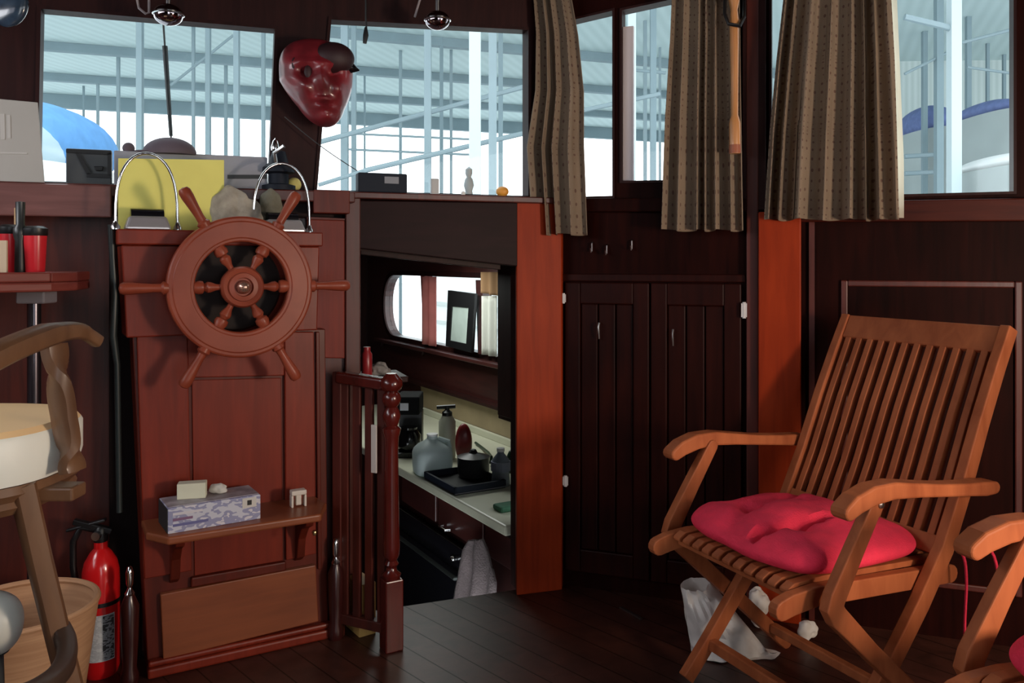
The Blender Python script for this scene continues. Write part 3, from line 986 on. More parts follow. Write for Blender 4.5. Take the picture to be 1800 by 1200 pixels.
# radio box
rz0 = 1.374
r_ = fbox(FW, 630, 716, 304, rz0, 0.012, 0.065)
radio = r_.build('radio', navy, bevel=0.004)
tag(radio, 'black radio with small grey label on the sill right of the pillar', 'radio')
MB().ppoly(FW, [(676, 310), (701, 311), (701, 323), (676, 322)], 0.065, 0.0665).build('sticker', mat('sticker', (0.20, 0.21, 0.24), 0.5), radio)
MB().ppoly(FW, [(628, 344), (728, 350), (728, 356), (628, 352)], 0.06, 0.068, 0.065)
# small items on the sill
o = fbox(FW, 720, 800, 342, 1.374, 0.01, 0.06).build('paper_pile', mat('pile', (0.22, 0.20, 0.20), 0.7, noise_amt=0.5, nscale=60)); tag(o, 'low pile of papers on the sill right of the radio', 'papers')
o = fbox(FW, 758, 772, 312, FW.px(765, 341, 0.05)[1], 0.03, 0.045).build('lighter', mat('pale_plastic', (0.42, 0.42, 0.42), 0.4), bevel=0.003); on(o, FW.px(760, 342, 0.06)[1]); tag(o, 'small pale upright case on the papers on the sill', 'case')
c = FW.P(883, 346, 0.03); o = MB().blob((c.x, c.y, 1.374 + 0.018), 0.022, 0.022, 0.018).build('orange_fruit', orange, smooth=True); tag(o, 'small orange on the sill left of the corner curtain', 'fruit')
c = FW.P(814, 349, 0.05); o = MB().lathe([(0.006, 0), (0.008, 0.004), (0.006, 0.012), (0, 0.014)], (c.x, c.y, 1.374)).build('bottle_cap', white, smooth=True); tag(o, 'tiny white cap on the sill right of the papers', 'cap')
c = FW.P(824, 349, -0.012)
o = MB().lathe([(0.016, 0), (0.012, 0.02), (0.018, 0.04), (0.014, 0.06), (0.008, 0.068), (0.012, 0.08), (0.012, 0.095), (0, 0.105)], (c.x, c.y, 1.374), seg=14).build('figurine', mat('figurine_grey', (0.42, 0.48, 0.50), 0.6), smooth=True)
tag(o, 'small pale grey figurine by the glass on the sill', 'figurine')

# hanging red mask on the pillar
mc = FW.P(556, 146, 0.085)
mk = thing('carved_mask', mc, 'glossy red carved face mask hanging on the pillar between the windscreens', 'mask')
HW = 64 / F * mc.y; HH = 77 / F * mc.y


def mfn(p):
    # local: x width, y towards room (negative = out of the wall), z up; unit sphere in
    x, y, z = p.x, p.y, p.z
    wdt = 0.98 + 0.42 * max(0, z) ** 1.6 - 0.22 * min(1.0, max(0, -z) * 1.7)
    X = x * wdt + 0.24 * max(0, -z)
    yy = y
    if y < 0:
        # brow ridge, nose, cheeks, lips, chin
        yy -= 0.35 * math.exp(-((x - .02) / .16) ** 2) * math.exp(-((z + .02) / .28) ** 2)
        yy -= 0.16 * math.exp(-((z - .33) / .10) ** 2) * math.exp(-(x / .7) ** 2)
        for sx in (-1, 1):
            yy += 0.34 * math.exp(-((x - sx * .36) / .17) ** 2 - ((z - .14) / .12) ** 2)
            yy -= 0.22 * math.exp(-((x - sx * .50) / .20) ** 2 - ((z + .22) / .17) ** 2)
        yy -= 0.20 * math.exp(-(x / .30) ** 2) * (math.exp(-((z + .46) / .06) ** 2) + math.exp(-((z + .62) / .06) ** 2))
        yy += 0.10 * math.exp(-(x / .26) ** 2 - ((z + .54) / .03) ** 2)
        yy -= 0.22 * math.exp(-(x / .26) ** 2 - ((z + .84) / .12) ** 2)
    else:
        yy *= 0.4
    return Vector((X * HW, yy * HW * 0.75, z * HH))


RotF = Matrix.Rotation(math.atan2(FW.a.y, FW.a.x), 4, 'Z')
mbk = MB()
mbk.blob((0, 0, 0), 1, 1, 1, nu=64, nv=56, fn=mfn)
for v in mbk.bm.verts: v.co = mc + RotF @ v.co
mbk.build('face', maskm, mk, smooth=True)
# dark hair crest and horn on the right, dark eye recesses
hb = MB().blob((0, 0, 0), 1, 1, 1, nu=32, nv=20, fn=lambda p: Vector((p.x * HW * 0.56, p.y * HW * 0.42, p.z * HH * 0.36)))
for v in hb.bm.verts: v.co = mc + RotF @ (v.co + Vector((HW * 0.42, -HW * 0.38, HH * 0.52)))
hb.build('hair', maskd, mk, smooth=True)
p0 = mc + RotF @ Vector((HW * 0.75, -HW * 0.3, HH * 0.38)); p1 = mc + RotF @ Vector((HW * 1.12, -HW * 0.35, HH * 0.30))
MB().tube([p0, p0.lerp(p1, .5), p1], [0.022, 0.016, 0.002], 10).build('horn', blackg, mk, smooth=True)
for sx in (-0.62, -0.30):
    e = MB().blob((0, 0, 0), 0.011, 0.006, 0.020)
    for v in e.bm.verts: v.co = mc + RotF @ (v.co + Vector((HW * sx, -HW * (0.52 if sx < -.5 else .66), HH * (0.30 if sx < -.5 else 0.12))))
    e.build('eye', maskd, mk, smooth=True)

# hanging lamps, hooks and cord along the header
for lx, ly, lab, w_ in ((296, 26, 'small chrome dome lamp hanging over the left windscreen', 25), (769, 36, 'small chrome dome lamp hanging over the middle windscreen', 22)):
    c = FW.P(lx, ly, 0.20)
    r0 = w_ / F * c.y
    lt_ = thing('ceiling_lamp', c + Vector((0, 0, 0.1)), lab, 'lamp', 'chrome lamps at the windscreen header')
    MB().blob(c, r0, r0, r0 * 0.75, nu=28, nv=16).build('bulb', mat('dark_chrome', (0.35, 0.30, 0.32), 0.08, 1.0) if 'dark_chrome' not in MATS else MATS['dark_chrome'], lt_, smooth=True)
    MB().lathe([(r0 * 0.95, -0.003), (r0 * 1.08, 0.0), (r0 * 1.08, 0.004), (r0 * 0.7, 0.012), (0.008, 0.03), (0.008, ZC - c.z - 0.0)], c + Vector((0, 0, 0)), seg=24).build('collar', chrome, lt_, smooth=True)
c = FW.P(643, 0, 0.15)
hcd = MB().tube([Vector((c.x, c.y, ZC)), FW.P(643, 30, 0.15), FW.P(644, 50, 0.15)], 0.003, 8).tube([FW.P(643, 48, 0.15), FW.P(643, 62, 0.15), FW.P(641, 76, 0.15)], [0.004, 0.009, 0.006], 10).build('pull_cord', black, smooth=True)
tag(hcd, 'black pull cord hanging over the windscreen right of the mask', 'cord')
c = FW.P(735, 0, 0.15)
hcd = MB().tube([Vector((c.x + .004, c.y, ZC)), FW.P(738, 0, 0.15), FW.P(729, 30, 0.15)], 0.0035, 8).build('hook', mat('hook_grey', (0.3, 0.25, 0.25), 0.5), smooth=True)
tag(hcd, 'pale curved hook hanging left of the middle dome lamp', 'hook')
p0 = FW.P(250, -12, 0.15)
hk = MB().tube([Vector((p0.x, p0.y, ZC))] + [FW.P(x, y, 0.15) for x, y in ((241, 0), (244, 14), (256, 24), (262, 22), (262, 0))] + [Vector((p0.x + .02, p0.y, ZC))], 0.0035, 8).build('hook', MATS['hook_grey'], smooth=True)
tag(hk, 'looped grey hook hanging left of the dome lamp over the left windscreen', 'hook')
# object top-left: blue and grey sunglasses-like oval hanging
c = FW.P(18, 12, 0.25)
o = MB().blob(c, 0.045, 0.02, 0.055, M=Matrix.Rotation(R(25), 4, 'Y')).build('hanging_float', mat('blue_grey', (0.03, 0.05, 0.08), 0.2, noise_amt=0.4, nscale=30, coat=0.5), smooth=True)
tag(o, 'small glossy blue-grey oval float hanging in the top left corner', 'float')

# windscreen wiper outside
wa = FW.P(287, 40, -0.09); wb = FW.P(301, 245, -0.09)
wp = thing('windscreen_wiper', wb, 'black wiper on the outside of the left windscreen below the dome lamp', 'wiper')
MB().tube([wa, wa.lerp(wb, 0.25), wb], [0.0035, 0.003, 0.003], 8).build('arm', greydk, wp)
MB().tube([wa.lerp(wb, 0.2), wa.lerp(wb, 0.97)], [0.0085, 0.006], 8).build('blade', mat('wiper_blade', (0.01, 0.015, 0.02), 0.5), wp)

# ================================================================== CURTAINS
def curtain(rows, v, folds, amp, name, label, seed, mtl=curtm, group='patterned curtains on the side windows'):
    """rows: list of (y_px, xl_px, xr_px) top to bottom on the side wall frame"""
    NX, NZ = 120, 44
    rnd = random.Random(seed)
    ph = [rnd.uniform(-.6, .6) for _ in range(folds + 2)]
    aw = [rnd.uniform(.6, 1.2) for _ in range(folds + 2)]
    me_b = MB(); bm = me_b.bm
    uvl = bm.loops.layers.uv.new('uv')
    grid = []
    for j in range(NZ + 1):
        s = j / NZ
        t = s * (len(rows) - 1); i0 = min(int(t), len(rows) - 2); f = t - i0
        f = f * f * (3 - 2 * f) if len(rows) > 3 else f
        y = rows[i0][0] * (1 - f) + rows[i0 + 1][0] * f
        xl = rows[i0][1] * (1 - f) + rows[i0 + 1][1] * f
        xr = rows[i0][2] * (1 - f) + rows[i0 + 1][2] * f
        row = []
        uL, zL = SW.px(xl, y, v); uR_, zR = SW.px(xr, y, v)
        for i in range(NX + 1):
            q = i / NX
            x = folds * (q + 0.035 * math.sin(q * 9 + seed) + 0.02 * math.sin(q * 17 + seed * 2) + 0.025 * s * math.sin(q * 6 + seed))
            x = min(max(x, 0), folds)
            k = int(min(x, folds - 1e-6))
            a = aw[k] * (1 - (x - k)) + aw[k + 1] * (x - k)
            p_ = ph[k] * (1 - (x - k)) + ph[k + 1] * (x - k)
            drift = 0.35 * math.sin(s * 2.3 + k * 1.3 + seed)
            d = math.sin(2 * PI * x + p_ + drift)
            d = math.copysign(abs(d) ** 0.7, d)
            dep = amp * a * d * (0.55 + 0.45 * s)
            u = uL + (uR_ - uL) * q + 0.006 * math.cos(2 * PI * x + p_)
            z = zL + (zR - zL) * q
            if j == NZ: z += 0.004 * math.sin(2 * PI * x * .5)
            row.append((bm.verts.new(SW.w(u, v + dep, z)), q * folds * 0.075, s * 0.8))
        grid.append(row)
    for j in range(NZ):
        for i in range(NX):
            quad = [grid[j][i], grid[j][i + 1], grid[j + 1][i + 1], grid[j + 1][i]]
            f_ = bm.faces.new([g[0] for g in quad])
            for lp, g in zip(f_.loops, quad):
                lp[uvl].uv = (g[1], g[2])
    o = me_b.build(name, mtl, smooth=True, solid=0.0025)
    return tag(o, label, 'curtain', group)


curtain([(-8, 935, 1000), (60, 940, 1012), (160, 938, 1022), (260, 922, 1022), (412, 933, 1027)], 0.085, 4, 0.030, 'curtain', 'short brown patterned curtain hanging in the corner by the middle windscreen', 3)
curtain([(-30, 1182, 1296), (80, 1178, 1298), (200, 1172, 1300), (405, 1166, 1304)], 0.08, 6, 0.030, 'curtain', 'brown patterned curtain behind the wooden paddle, left of the dark upright', 8)
curtain([(-45, 1378, 1560), (100, 1362, 1568), (230, 1350, 1572), (386, 1340, 1576)], 0.10, 7, 0.042, 'curtain', 'wide brown patterned curtain with sunlit right edge above the slatted chair', 12)
# cream strip added to put the backlit glow into the wide curtain's right edge
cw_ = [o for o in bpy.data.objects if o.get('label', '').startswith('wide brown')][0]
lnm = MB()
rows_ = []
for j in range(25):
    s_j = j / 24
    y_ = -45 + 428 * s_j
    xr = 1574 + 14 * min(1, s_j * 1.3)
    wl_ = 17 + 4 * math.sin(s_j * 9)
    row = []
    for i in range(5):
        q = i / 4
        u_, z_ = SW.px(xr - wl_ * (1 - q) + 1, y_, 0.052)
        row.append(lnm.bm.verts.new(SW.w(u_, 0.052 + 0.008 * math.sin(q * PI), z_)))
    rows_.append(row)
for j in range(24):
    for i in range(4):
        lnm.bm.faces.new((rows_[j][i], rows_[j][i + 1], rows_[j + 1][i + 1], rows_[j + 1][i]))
lo = lnm.build('backlit_rim', mat('cream_rim_glow', (0.80, 0.74, 0.60), 0.9, transl=0.6), cw_, smooth=True)
lo['label'] = 'cream strip standing in for the backlit edge'
# curtain rod
a = SW.w(SW.px(1130, 0)[0], 0.075, 2.075); b = SW.w(SW.px(1700, 0)[0], 0.075, 2.075)
o = MB().tube([a, b], 0.008, 12).build('curtain_rod', brass, smooth=True)
tag(o, 'thin brass curtain rod above the side windows', 'rod')
a = SW.w(0.03, 0.085, 2.06); b = SW.w(SW.px(1075, 0)[0], 0.085, 2.06)

# wooden paddle hanging in front of the middle curtain
pa = SW.P(1290, -40, 0.125); pb = SW.P(1292, 270, 0.125)
pd = thing('wooden_paddle', pb, 'honey coloured turned wooden paddle handle hanging beside the dark upright', 'paddle')
Lp = (pa - pb).length
prof = [(0.0, 0.0), (0.0165, 0.0), (0.0175, 0.012), (0.0175, 0.095), (0.0150, 0.108), (0.0105, 0.122), (0.0115, 0.20), (0.0140, 0.36), (0.0145, 0.42), (0.011, 0.455), (0.018, 0.49), (0.018, 0.53)]
MB().lathe(prof, pb, (pa - pb), 16).build('shaft', honey, pd, smooth=True)
MB().lathe([(0.0180, 0.001), (0.0182, 0.028)], pb, (pa - pb), 16).build('tip_band', mat('rust_band', (0.30, 0.08, 0.03), 0.5), pd)
MB().tube([SW.P(1275, -15, 0.12), SW.P(1274, 25, 0.14), SW.P(1281, 42, 0.15), SW.P(1300, 46, 0.15), SW.P(1308, 30, 0.10), SW.P(1308, 0, 0.04)], 0.006, 8).build('strap', black, pd, smooth=True)

# ================================================================== RAILING AT THE COMPANIONWAY
nb = ground(688, 1140, 0)
rlg = thing('stair_railing', nb, 'cherry red turned railing guarding the galley steps beside the console', 'railing')
k = 2.45 / F
zn = EYE - (655 - HOR) * nb.y / F


def rr(px_): return px_ * nb.y / F


np_ = [(rr(19), 0)]
def zpx(py): return EYE - (py - HOR) * nb.y / F
sq = rr(17.5)
ang = math.atan2(CF.a.y, CF.a.x)
Mn = Matrix.Translation((nb.x, nb.y, 0)) @ Matrix.Rotation(ang, 4, 'Z')
MB().box(-sq * .95, sq * .95, -sq * .95, sq * .95, 0, zpx(1015), M=Mn).build('newel_base', cherry, rlg, bevel=0.004)
tp = [(1015, 15), (1008, 17), (1002, 10), (996, 9), (990, 13), (984, 9), (975, 14), (960, 15), (930, 14), (860, 13), (790, 12), (768, 13), (758, 16), (752, 16), (748, 11), (740, 14), (730, 16), (722, 14), (715, 10), (708, 15), (700, 17), (692, 15), (688, 11), (684, 17), (676, 20), (668, 19), (662, 14), (656, 9)]
MB().lathe([(rr(r), zpx(y)) for y, r in tp], (nb.x, nb.y, 0), seg=24).build('newel_post', cherry, rlg, smooth=True)
re_ = CF.w(CF.px(575, 0, 0.0)[0] + 0.015, 0.02, 0)
re_ = re_ + Vector((0.015, 0.0, 0))
ra = Vector((re_.x, re_.y, zpx(676) + 0.012)); rb2 = Vector((nb.x, nb.y, zpx(676)))
dr = (rb2 - ra); drn = dr.normalized(); sd = drn.cross(Vector((0, 0, 1))).normalized()


def bar(mb, a, b, w, h):
    d = (b - a).normalized(); s = d.cross(Vector((0, 0, 1))).normalized(); u = s.cross(d).normalized()
    pts = []
    for p in (a, b):
        for x, y in ((-w, -h), (w, -h), (w, h), (-w, h)):
            pts.append(p + s * x / 2 + u * y / 2)
    A, B = pts[:4], pts[4:]
    mb.prism(A, B)
    return mb


MB_ = MB(); bar(MB_, ra, rb2 - drn * 0.02, 0.045, 0.035)
MB_.build('handrail', cherry, rlg, bevel=0.008, bseg=3)
MB_ = MB(); bar(MB_, Vector((ra.x, ra.y, 0.06)), Vector((rb2.x, rb2.y, 0.06)) - drn * 0.02, 0.03, 0.03)
MB_.build('bottom_rail', mahog, rlg, bevel=0.003)
for i in range(4):
    q = ra.lerp(rb2, (i + 0.55) / 4.3)
    zt_ = q.z - 0.015
    MB().box(-0.014, 0.014, -0.007, 0.007, 0.07, zt_, M=Matrix.Translation((q.x, q.y, 0)) @ Matrix.Rotation(math.atan2(dr.y, dr.x), 4, 'Z')).build('baluster', mahog, rlg, bevel=0.003)
MB().box(-0.016, 0.016, -0.012, 0.012, 0.0, ra.z + 0.016, M=Matrix.Translation((ra.x, ra.y, 0)) @ Matrix.Rotation(math.atan2(dr.y, dr.x), 4, 'Z')).build('wall_stile', mahog, rlg, bevel=0.003)
# white thermometer strip on a baluster
q = ra.lerp(rb2, 0.76)
fv = Vector((sd.x, sd.y, 0)) * (1 if sd.y < 0 else -1)
tz0, tz1 = EYE - (828 - HOR) * q.y / F, EYE - (744 - HOR) * q.y / F
o = MB().box(-0.010, 0.010, -0.003, 0.003, tz0, tz1, M=Matrix.Translation((q.x + fv.x * 0.022, q.y + fv.y * 0.022, 0)) @ Matrix.Rotation(math.atan2(dr.y, dr.x), 4, 'Z')).build('thermometer', mat('ivory', (0.52, 0.47, 0.44), 0.5), bevel=0.002)
tag(o, 'narrow white thermometer strip hanging on the railing baluster', 'thermometer')
# yellow-tan block behind the railing on the floor
c = ground(628, 1122, 0)
bk = MB().box(-0.028, 0.028, -0.05, 0.05, 0.0, 0.16, M=Matrix.Translation((c.x, c.y + 0.06, 0)) @ Matrix.Rotation(R(35), 4, 'Z')).build('wood_block', mat('tan_box', (0.55, 0.33, 0.10), 0.6, noise_amt=0.15), bevel=0.003)
tag(bk, 'tan upright box on the floor behind the railing foot', 'box')

# ================================================================== GALLEY BELOW
GZ = -0.72
GC = 1.22
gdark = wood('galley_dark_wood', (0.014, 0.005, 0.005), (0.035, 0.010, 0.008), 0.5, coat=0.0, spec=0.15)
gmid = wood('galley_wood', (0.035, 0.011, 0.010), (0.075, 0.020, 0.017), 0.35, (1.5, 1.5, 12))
GU0, GU1, GV = -1.30, 2.15, 1.75


def rrect(u0, u1, z0, z1, r, corners):
    """rounded rectangle, corners = set of 'bl','br','tr','tl' to round"""
    pts = []
    for (cx, cz, a0, nm) in ((u0, z0, PI, 'bl'), (u1, z0, 1.5 * PI, 'br'), (u1, z1, 0, 'tr'), (u0, z1, .5 * PI, 'tl')):
        if nm in corners:
            ox = cx + (r if cx == u0 else -r); oz = cz + (r if cz == z0 else -r)
            for k in range(9):
                a = a0 + PI / 2 * k / 8
                pts.append((ox + r * math.cos(a), oz + r * math.sin(a)))
        else:
            pts.append((cx, cz))
    return pts


gwz0, gwz1 = 0.645, 1.06
gpoly = rrect(0.06, 1.80, gwz0, gwz1, 0.19, {'br', 'tr'})
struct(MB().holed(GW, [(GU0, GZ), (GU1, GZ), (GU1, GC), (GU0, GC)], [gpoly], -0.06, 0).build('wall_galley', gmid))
gwn = struct(MB().holed(GW, rrect(0.03, 1.83, gwz0 - 0.03, gwz1 + 0.03, 0.21, {'br', 'tr'}), [gpoly], 0.0, 0.012).build('window_6', gdark))
MB().fpoly(GW, gpoly, -0.035, -0.03).build('pane', glass, gwn)
GV = 1.50
gp_near = FW.w(-0.99, -0.07, 0); gp_c = FW.w(0.0, -0.075, 0)
plan_g = [gp_near, gp_c, GW.w(-1.30, -0.06, 0), GW.w(GU1, -0.06, 0), GW.w(GU1, GV, 0)]


def slab(z0, z1, name, m):
    return struct(MB().prism([Vector((p.x, p.y, z0)) for p in plan_g], [Vector((p.x, p.y, z1)) for p in plan_g]).build(name, m))


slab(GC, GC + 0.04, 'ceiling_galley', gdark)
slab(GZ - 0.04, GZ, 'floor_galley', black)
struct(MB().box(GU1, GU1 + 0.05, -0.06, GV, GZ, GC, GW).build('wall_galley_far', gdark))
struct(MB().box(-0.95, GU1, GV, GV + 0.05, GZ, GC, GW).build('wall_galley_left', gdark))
# ochre splash wall
struct(MB().box(-1.2, 1.16, 0.0, 0.012, 0.235, 0.372, GW).build('wall_splashback', ochre))
struct(MB().box(-1.2, 1.9, 0.0, 0.05, 0.372, 0.392, GW).build('trim_13', gdark, bevel=0.003))
struct(MB().box(-0.3, 1.85, 0.0, 0.07, gwz0 - 0.05, gwz0 - 0.028, GW).build('window_sill_galley_side', gmid, bevel=0.004))
# counter
ct = thing('galley_counter', GW.w(0, 0.34, GZ), 'cream galley worktop on dark cabinets below the rounded window', 'counter')
def cplan(v0, v1, z0, z1):
    un = lambda v: -1.05 - 0.03 * (0.685 - v) + 0.0 - (0.685 - v) * 0.0
    q = [(-1.085 + (0.685 - v1) * 0.0, v1), (1.55, v1), (1.55, v0), (-1.085, v0)]
    return [GW.w(u, v, z0) for u, v in q], [GW.w(u, v, z1) for u, v in q]


MB().prism(*cplan(0.013, 0.685, 0.16, 0.20)).build('worktop', cream, ct, bevel=0.008)
MB().prism(*cplan(0.013, 0.035, 0.20, 0.235)).build('upstand', cream, ct, bevel=0.003)
MB().prism(*cplan(0.10, 0.64, GZ, 0.16)).build('cabinet', gdark, ct)
for (x0, y0, x1, y1) in ((712, 865, 0, 0),):
    pass
gv = 0.655
ua = GW.px(700, 0, gv)[0]; ub_ = GW.px(765, 0, gv)[0]; uc = GW.px(905, 0, gv)[0]
for (a, b, z0, z1) in ((GW.px(770, 0, gv)[0], GW.px(848, 0, gv)[0], 0.03, 0.145), (GW.px(852, 0, gv)[0], GW.px(930, 0, gv)[0], 0.03, 0.145), (GW.px(706, 0, gv)[0], GW.px(765, 0, gv)[0], 0.03, 0.145)):
    MB().box(min(a, b), max(a, b), 0.64, gv, z0, z1, GW).build('drawer', gmid, ct, bevel=0.004)
p = GW.P(785, 927, gv + 0.01); a3 = Vector((GW.a.x, GW.a.y, 0)); n3 = Vector((GW.n.x, GW.n.y, 0))
MB().tube([p - a3 * 0.035, p - a3 * 0.03 + n3 * 0.02, p + a3 * 0.03 + n3 * 0.02, p + a3 * 0.035], 0.005, 8).build('drawer_pull', chrome, ct, smooth=True)
# oven
ou0, ou1 = GW.px(806, 0, gv)[0], GW.px(700, 0, gv)[0]
oz1 = 0.0
ov = thing('galley_oven', GW.w((ou0 + ou1) / 2, gv, GZ), 'black oven front below the galley worktop, left of the towel', 'oven')
MB().box(ou0 - 0.06, ou1, 0.641, 0.672, -0.62, oz1, GW).build('door', blackg, ov, bevel=0.005)
hp0 = GW.w(ou0 - 0.06, 0.70, oz1 - 0.11); hp1 = GW.w(ou1, 0.70, oz1 - 0.11)
MB().tube([hp0 - n3 * 0.03, hp0, hp1, hp1 - n3 * 0.03], 0.009, 10).build('handle', mat('handle_dark', (0.06, 0.07, 0.065), 0.3, 0.5), ov, smooth=True)
MB().lathe([(0.012, 0), (0.014, 0.01), (0.010, 0.02), (0, 0.022)], GW.P(800, 981, 0.672), (n3.x, n3.y, 0), 14).build('knob', chrome, ov, smooth=True)
# towel
tv = 0.725
tx = [(838, 948, 26), (838, 965, 44), (840, 1000, 58), (840, 1030, 68), (836, 1066, 70)]
tw = MB(); bm = tw.bm
rows = []
NT = 36
for j in range(25):
    s = j / 24 * (len(tx) - 1); i0 = min(int(s), len(tx) - 2); f = s - i0
    cx = tx[i0][0] * (1 - f) + tx[i0 + 1][0] * f; cy = tx[i0][1] * (1 - f) + tx[i0 + 1][1] * f; wd_ = tx[i0][2] * (1 - f) + tx[i0 + 1][2] * f
    row = []
    for i in range(NT + 1):
        q = i / NT
        u, z = GW.px(cx + (q - .5) * wd_, cy - (q - .5) * (14 if j > 12 else 2), tv)
        row.append(bm.verts.new(GW.w(u, tv + 0.012 * math.sin(q * 14 + j * .08) * (0.4 + j / 24), z)))
    rows.append(row)
for j in range(24):
    for i in range(NT):
        bm.faces.new((rows[j][i], rows[j][i + 1], rows[j + 1][i + 1], rows[j + 1][i]))
tag(tw.build('dish_towel', towelm, smooth=True, solid=0.008), 'greyish pink towel hanging from the black oven handle', 'towel')
# upper cabinet near the opening
cb = MB().box(-1.0, -0.35, 0.0, 0.30, 0.43, GC, GW).build('galley_wall_cabinet', gdark, bevel=0.004)
tag(cb, 'dark wall cabinet over the near end of the galley worktop', 'cabinet')
mb = MB().box(-0.80, -0.37, 0.30, 0.315, 0.45, GC - 0.02, GW); mb.build('door', gdark, cb, bevel=0.004)
o = MB().box(-0.80, -0.42, 0.14, 0.24, 0.405, 0.43, GW).build('cabinet_light', white, bevel=0.003); tag(o, 'white strip fitting under the dark galley wall cabinet', 'light fitting')
# window dressings: pink curtain, white curtain, brown drape, framed picture
def gdrape(x0, x1, y0, y1, m, name, label, folds=2, v=0.045, yt=None):
    mb = MB(); bm = mb.bm; rows = []
    for j in range(9):
        row = []
        for i in range(25):
            q = i / 24
            x = x0 + (x1 - x0) * q
            yy0 = y0 + (y1[0] if isinstance(y1, tuple) else 0) * q
            yb = (y1[1] if isinstance(y1, tuple) else y1) + 22 * q * (x1 - x0) / 100
            u, z = GW.px(x, yy0 + (yb - yy0) * j / 8, v)
            row.append(bm.verts.new(GW.w(u, v + 0.012 * math.sin(q * folds * 2 * PI), z)))
        rows.append(row)
    for j in range(8):
        for i in range(24):
            bm.faces.new((rows[j][i], rows[j][i + 1], rows[j + 1][i + 1], rows[j + 1][i]))
    return tag(mb.build(name, m, smooth=True, solid=0.004), label, 'curtain')


gdrape(743, 766, 486, 604, pinkc, 'galley_curtain', 'narrow pink curtain in the rounded galley window', 2)
gdrape(848, 872, 520, 622, whitec, 'galley_curtain', 'pale curtain strip under the tan drape in the galley window', 2)
gdrape(846, 876, 478, 514, mat('tan_drape', (0.30, 0.17, 0.08), 0.9, transl=0.15), 'galley_valance', 'short tan drape above the pale curtain in the galley window', 2, 0.06)
struct(MB().ppoly(GW, [(739, 484), (746, 485), (752, 606), (745, 604)], -0.02, 0.035).build('trim_14', mat('red_mullion', (0.16, 0.035, 0.03), 0.4)))
struct(MB().ppoly(GW, [(836, 492), (848, 492), (850, 622), (840, 622)], -0.02, 0.035).build('trim_15', gmid))
pf = thing('picture_frame', GW.P(808, 610, 0.06), 'dark framed picture leaning in the rounded galley window', 'picture frame')
V = 0.075
O_ = [(787, 510), (834, 516), (828, 620), (783, 608)]
I_ = [(794, 538), (823, 541), (819, 604), (790, 598)]
ouz = [GW.px(x, y, V) for x, y in O_]; iuz = [GW.px(x, y, V) for x, y in I_]
MB().holed(GW, ouz, [iuz], V - 0.02, V).build('frame', black, pf, bevel=0.002)
MB().fpoly(GW, iuz, V - 0.014, V - 0.008).build('print', paneb, pf)
# rail under the window (chrome towel bar)
p0 = GW.P(672, 600, 0.06); p1 = GW.P(744, 616, 0.06)
o = MB().tube([GW.P(672, 608, 0.0), p0, p1, GW.P(744, 622, 0.0)], 0.010, 8).build('towel_rail', steel, smooth=True)
tag(o, 'slim metal rail under the rounded end of the galley window', 'rail')

# counter things
def cpos(px_, py_): return ground(px_, py_, 0.20)


# milk jug
c = cpos(760, 830)
jh = EYE - (762 - HOR) * c.y / F - 0.20
jw = 66 / F * c.y / 2
jug = thing('plastic_jug', c, 'milky translucent gallon jug on the galley worktop', 'jug')
jl = []
for hh_, ww_ in ((0, .86), (.03, .96), (.25, 1.0), (.52, 1.0), (.62, .93), (.72, .74), (.82, .48), (.88, .30), (.96, .27)):
    pts_ = []
    for k_ in range(40):
        t_ = 2 * PI * k_ / 40 + R(30)
        e_ = 0.55 if hh_ < .8 else 1.0
        cx2, sy2 = math.cos(t_ - R(30)), math.sin(t_ - R(30))
        qx = jw * ww_ * math.copysign(abs(cx2) ** e_, cx2); qy = jw * ww_ * math.copysign(abs(sy2) ** e_, sy2)
        pts_.append((c.x + qx * math.cos(R(20)) - qy * math.sin(R(20)), c.y + qx * math.sin(R(20)) + qy * math.cos(R(20))))
    jl.append((pts_, 0.2 + hh_ * jh))
mbj = MB()
rr0 = [[mbj.bm.verts.new((x, y, z)) for x, y in pts_] for pts_, z in jl]
for a_, b_ in zip(rr0, rr0[1:]):
    for k_ in range(40):
        mbj.bm.faces.new((a_[k_], a_[(k_ + 1) % 40], b_[(k_ + 1) % 40], b_[k_]))
mbj.bm.faces.new(rr0[0][::-1]); mbj.bm.faces.new(rr0[-1])
mbj.build('body', jugm, jug, smooth=True)
MB().lathe([(jw * .3, jh * .95), (jw * .3, jh), (0, jh)], (c.x, c.y, 0.2), seg=18).build('lid', white, jug, smooth=True)
MB().tube([(c.x + jw * .3, c.y, .2 + jh * .88), (c.x + jw * .85, c.y, .2 + jh * .80), (c.x + jw * .95, c.y, .2 + jh * .5)], 0.012, 8).build('handle', jugm, jug, smooth=True)
# coffee maker
c = cpos(712, 806)
cfm = thing('coffee_maker', c, 'black coffee maker at the far end of the galley worktop', 'coffee maker')
s1 = c.y / F
w_ = 42 * s1; h_ = 108 * s1
MB().box(-w_ / 2, w_ / 2, -0.09, 0.09, 0.20, 0.20 + 0.03, M=Matrix.Translation((c.x + .01, c.y + .1, 0))).build('base', blackg, cfm, bevel=0.004)
MB().box(-w_ / 2, w_ / 2, 0.03, 0.10, 0.23, 0.20 + h_ * .7, M=Matrix.Translation((c.x + .01, c.y + .1, 0))).build('column', black, cfm, bevel=0.004)
MB().box(-w_ / 2, w_ / 2, -0.09, 0.10, 0.20 + h_ * .7, 0.20 + h_, M=Matrix.Translation((c.x + .01, c.y + .1, 0))).build('head', mat('matt_black', (0.006, 0.006, 0.006), 0.8, spec=0.1), cfm, bevel=0.008)
MB().lathe([(0.05, 0.032), (0.06, 0.05), (0.058, 0.10), (0.04, 0.13), (0.042, 0.14)], (c.x + .01, c.y + .07, 0.2), seg=20).build('carafe', blackg, cfm, smooth=True)
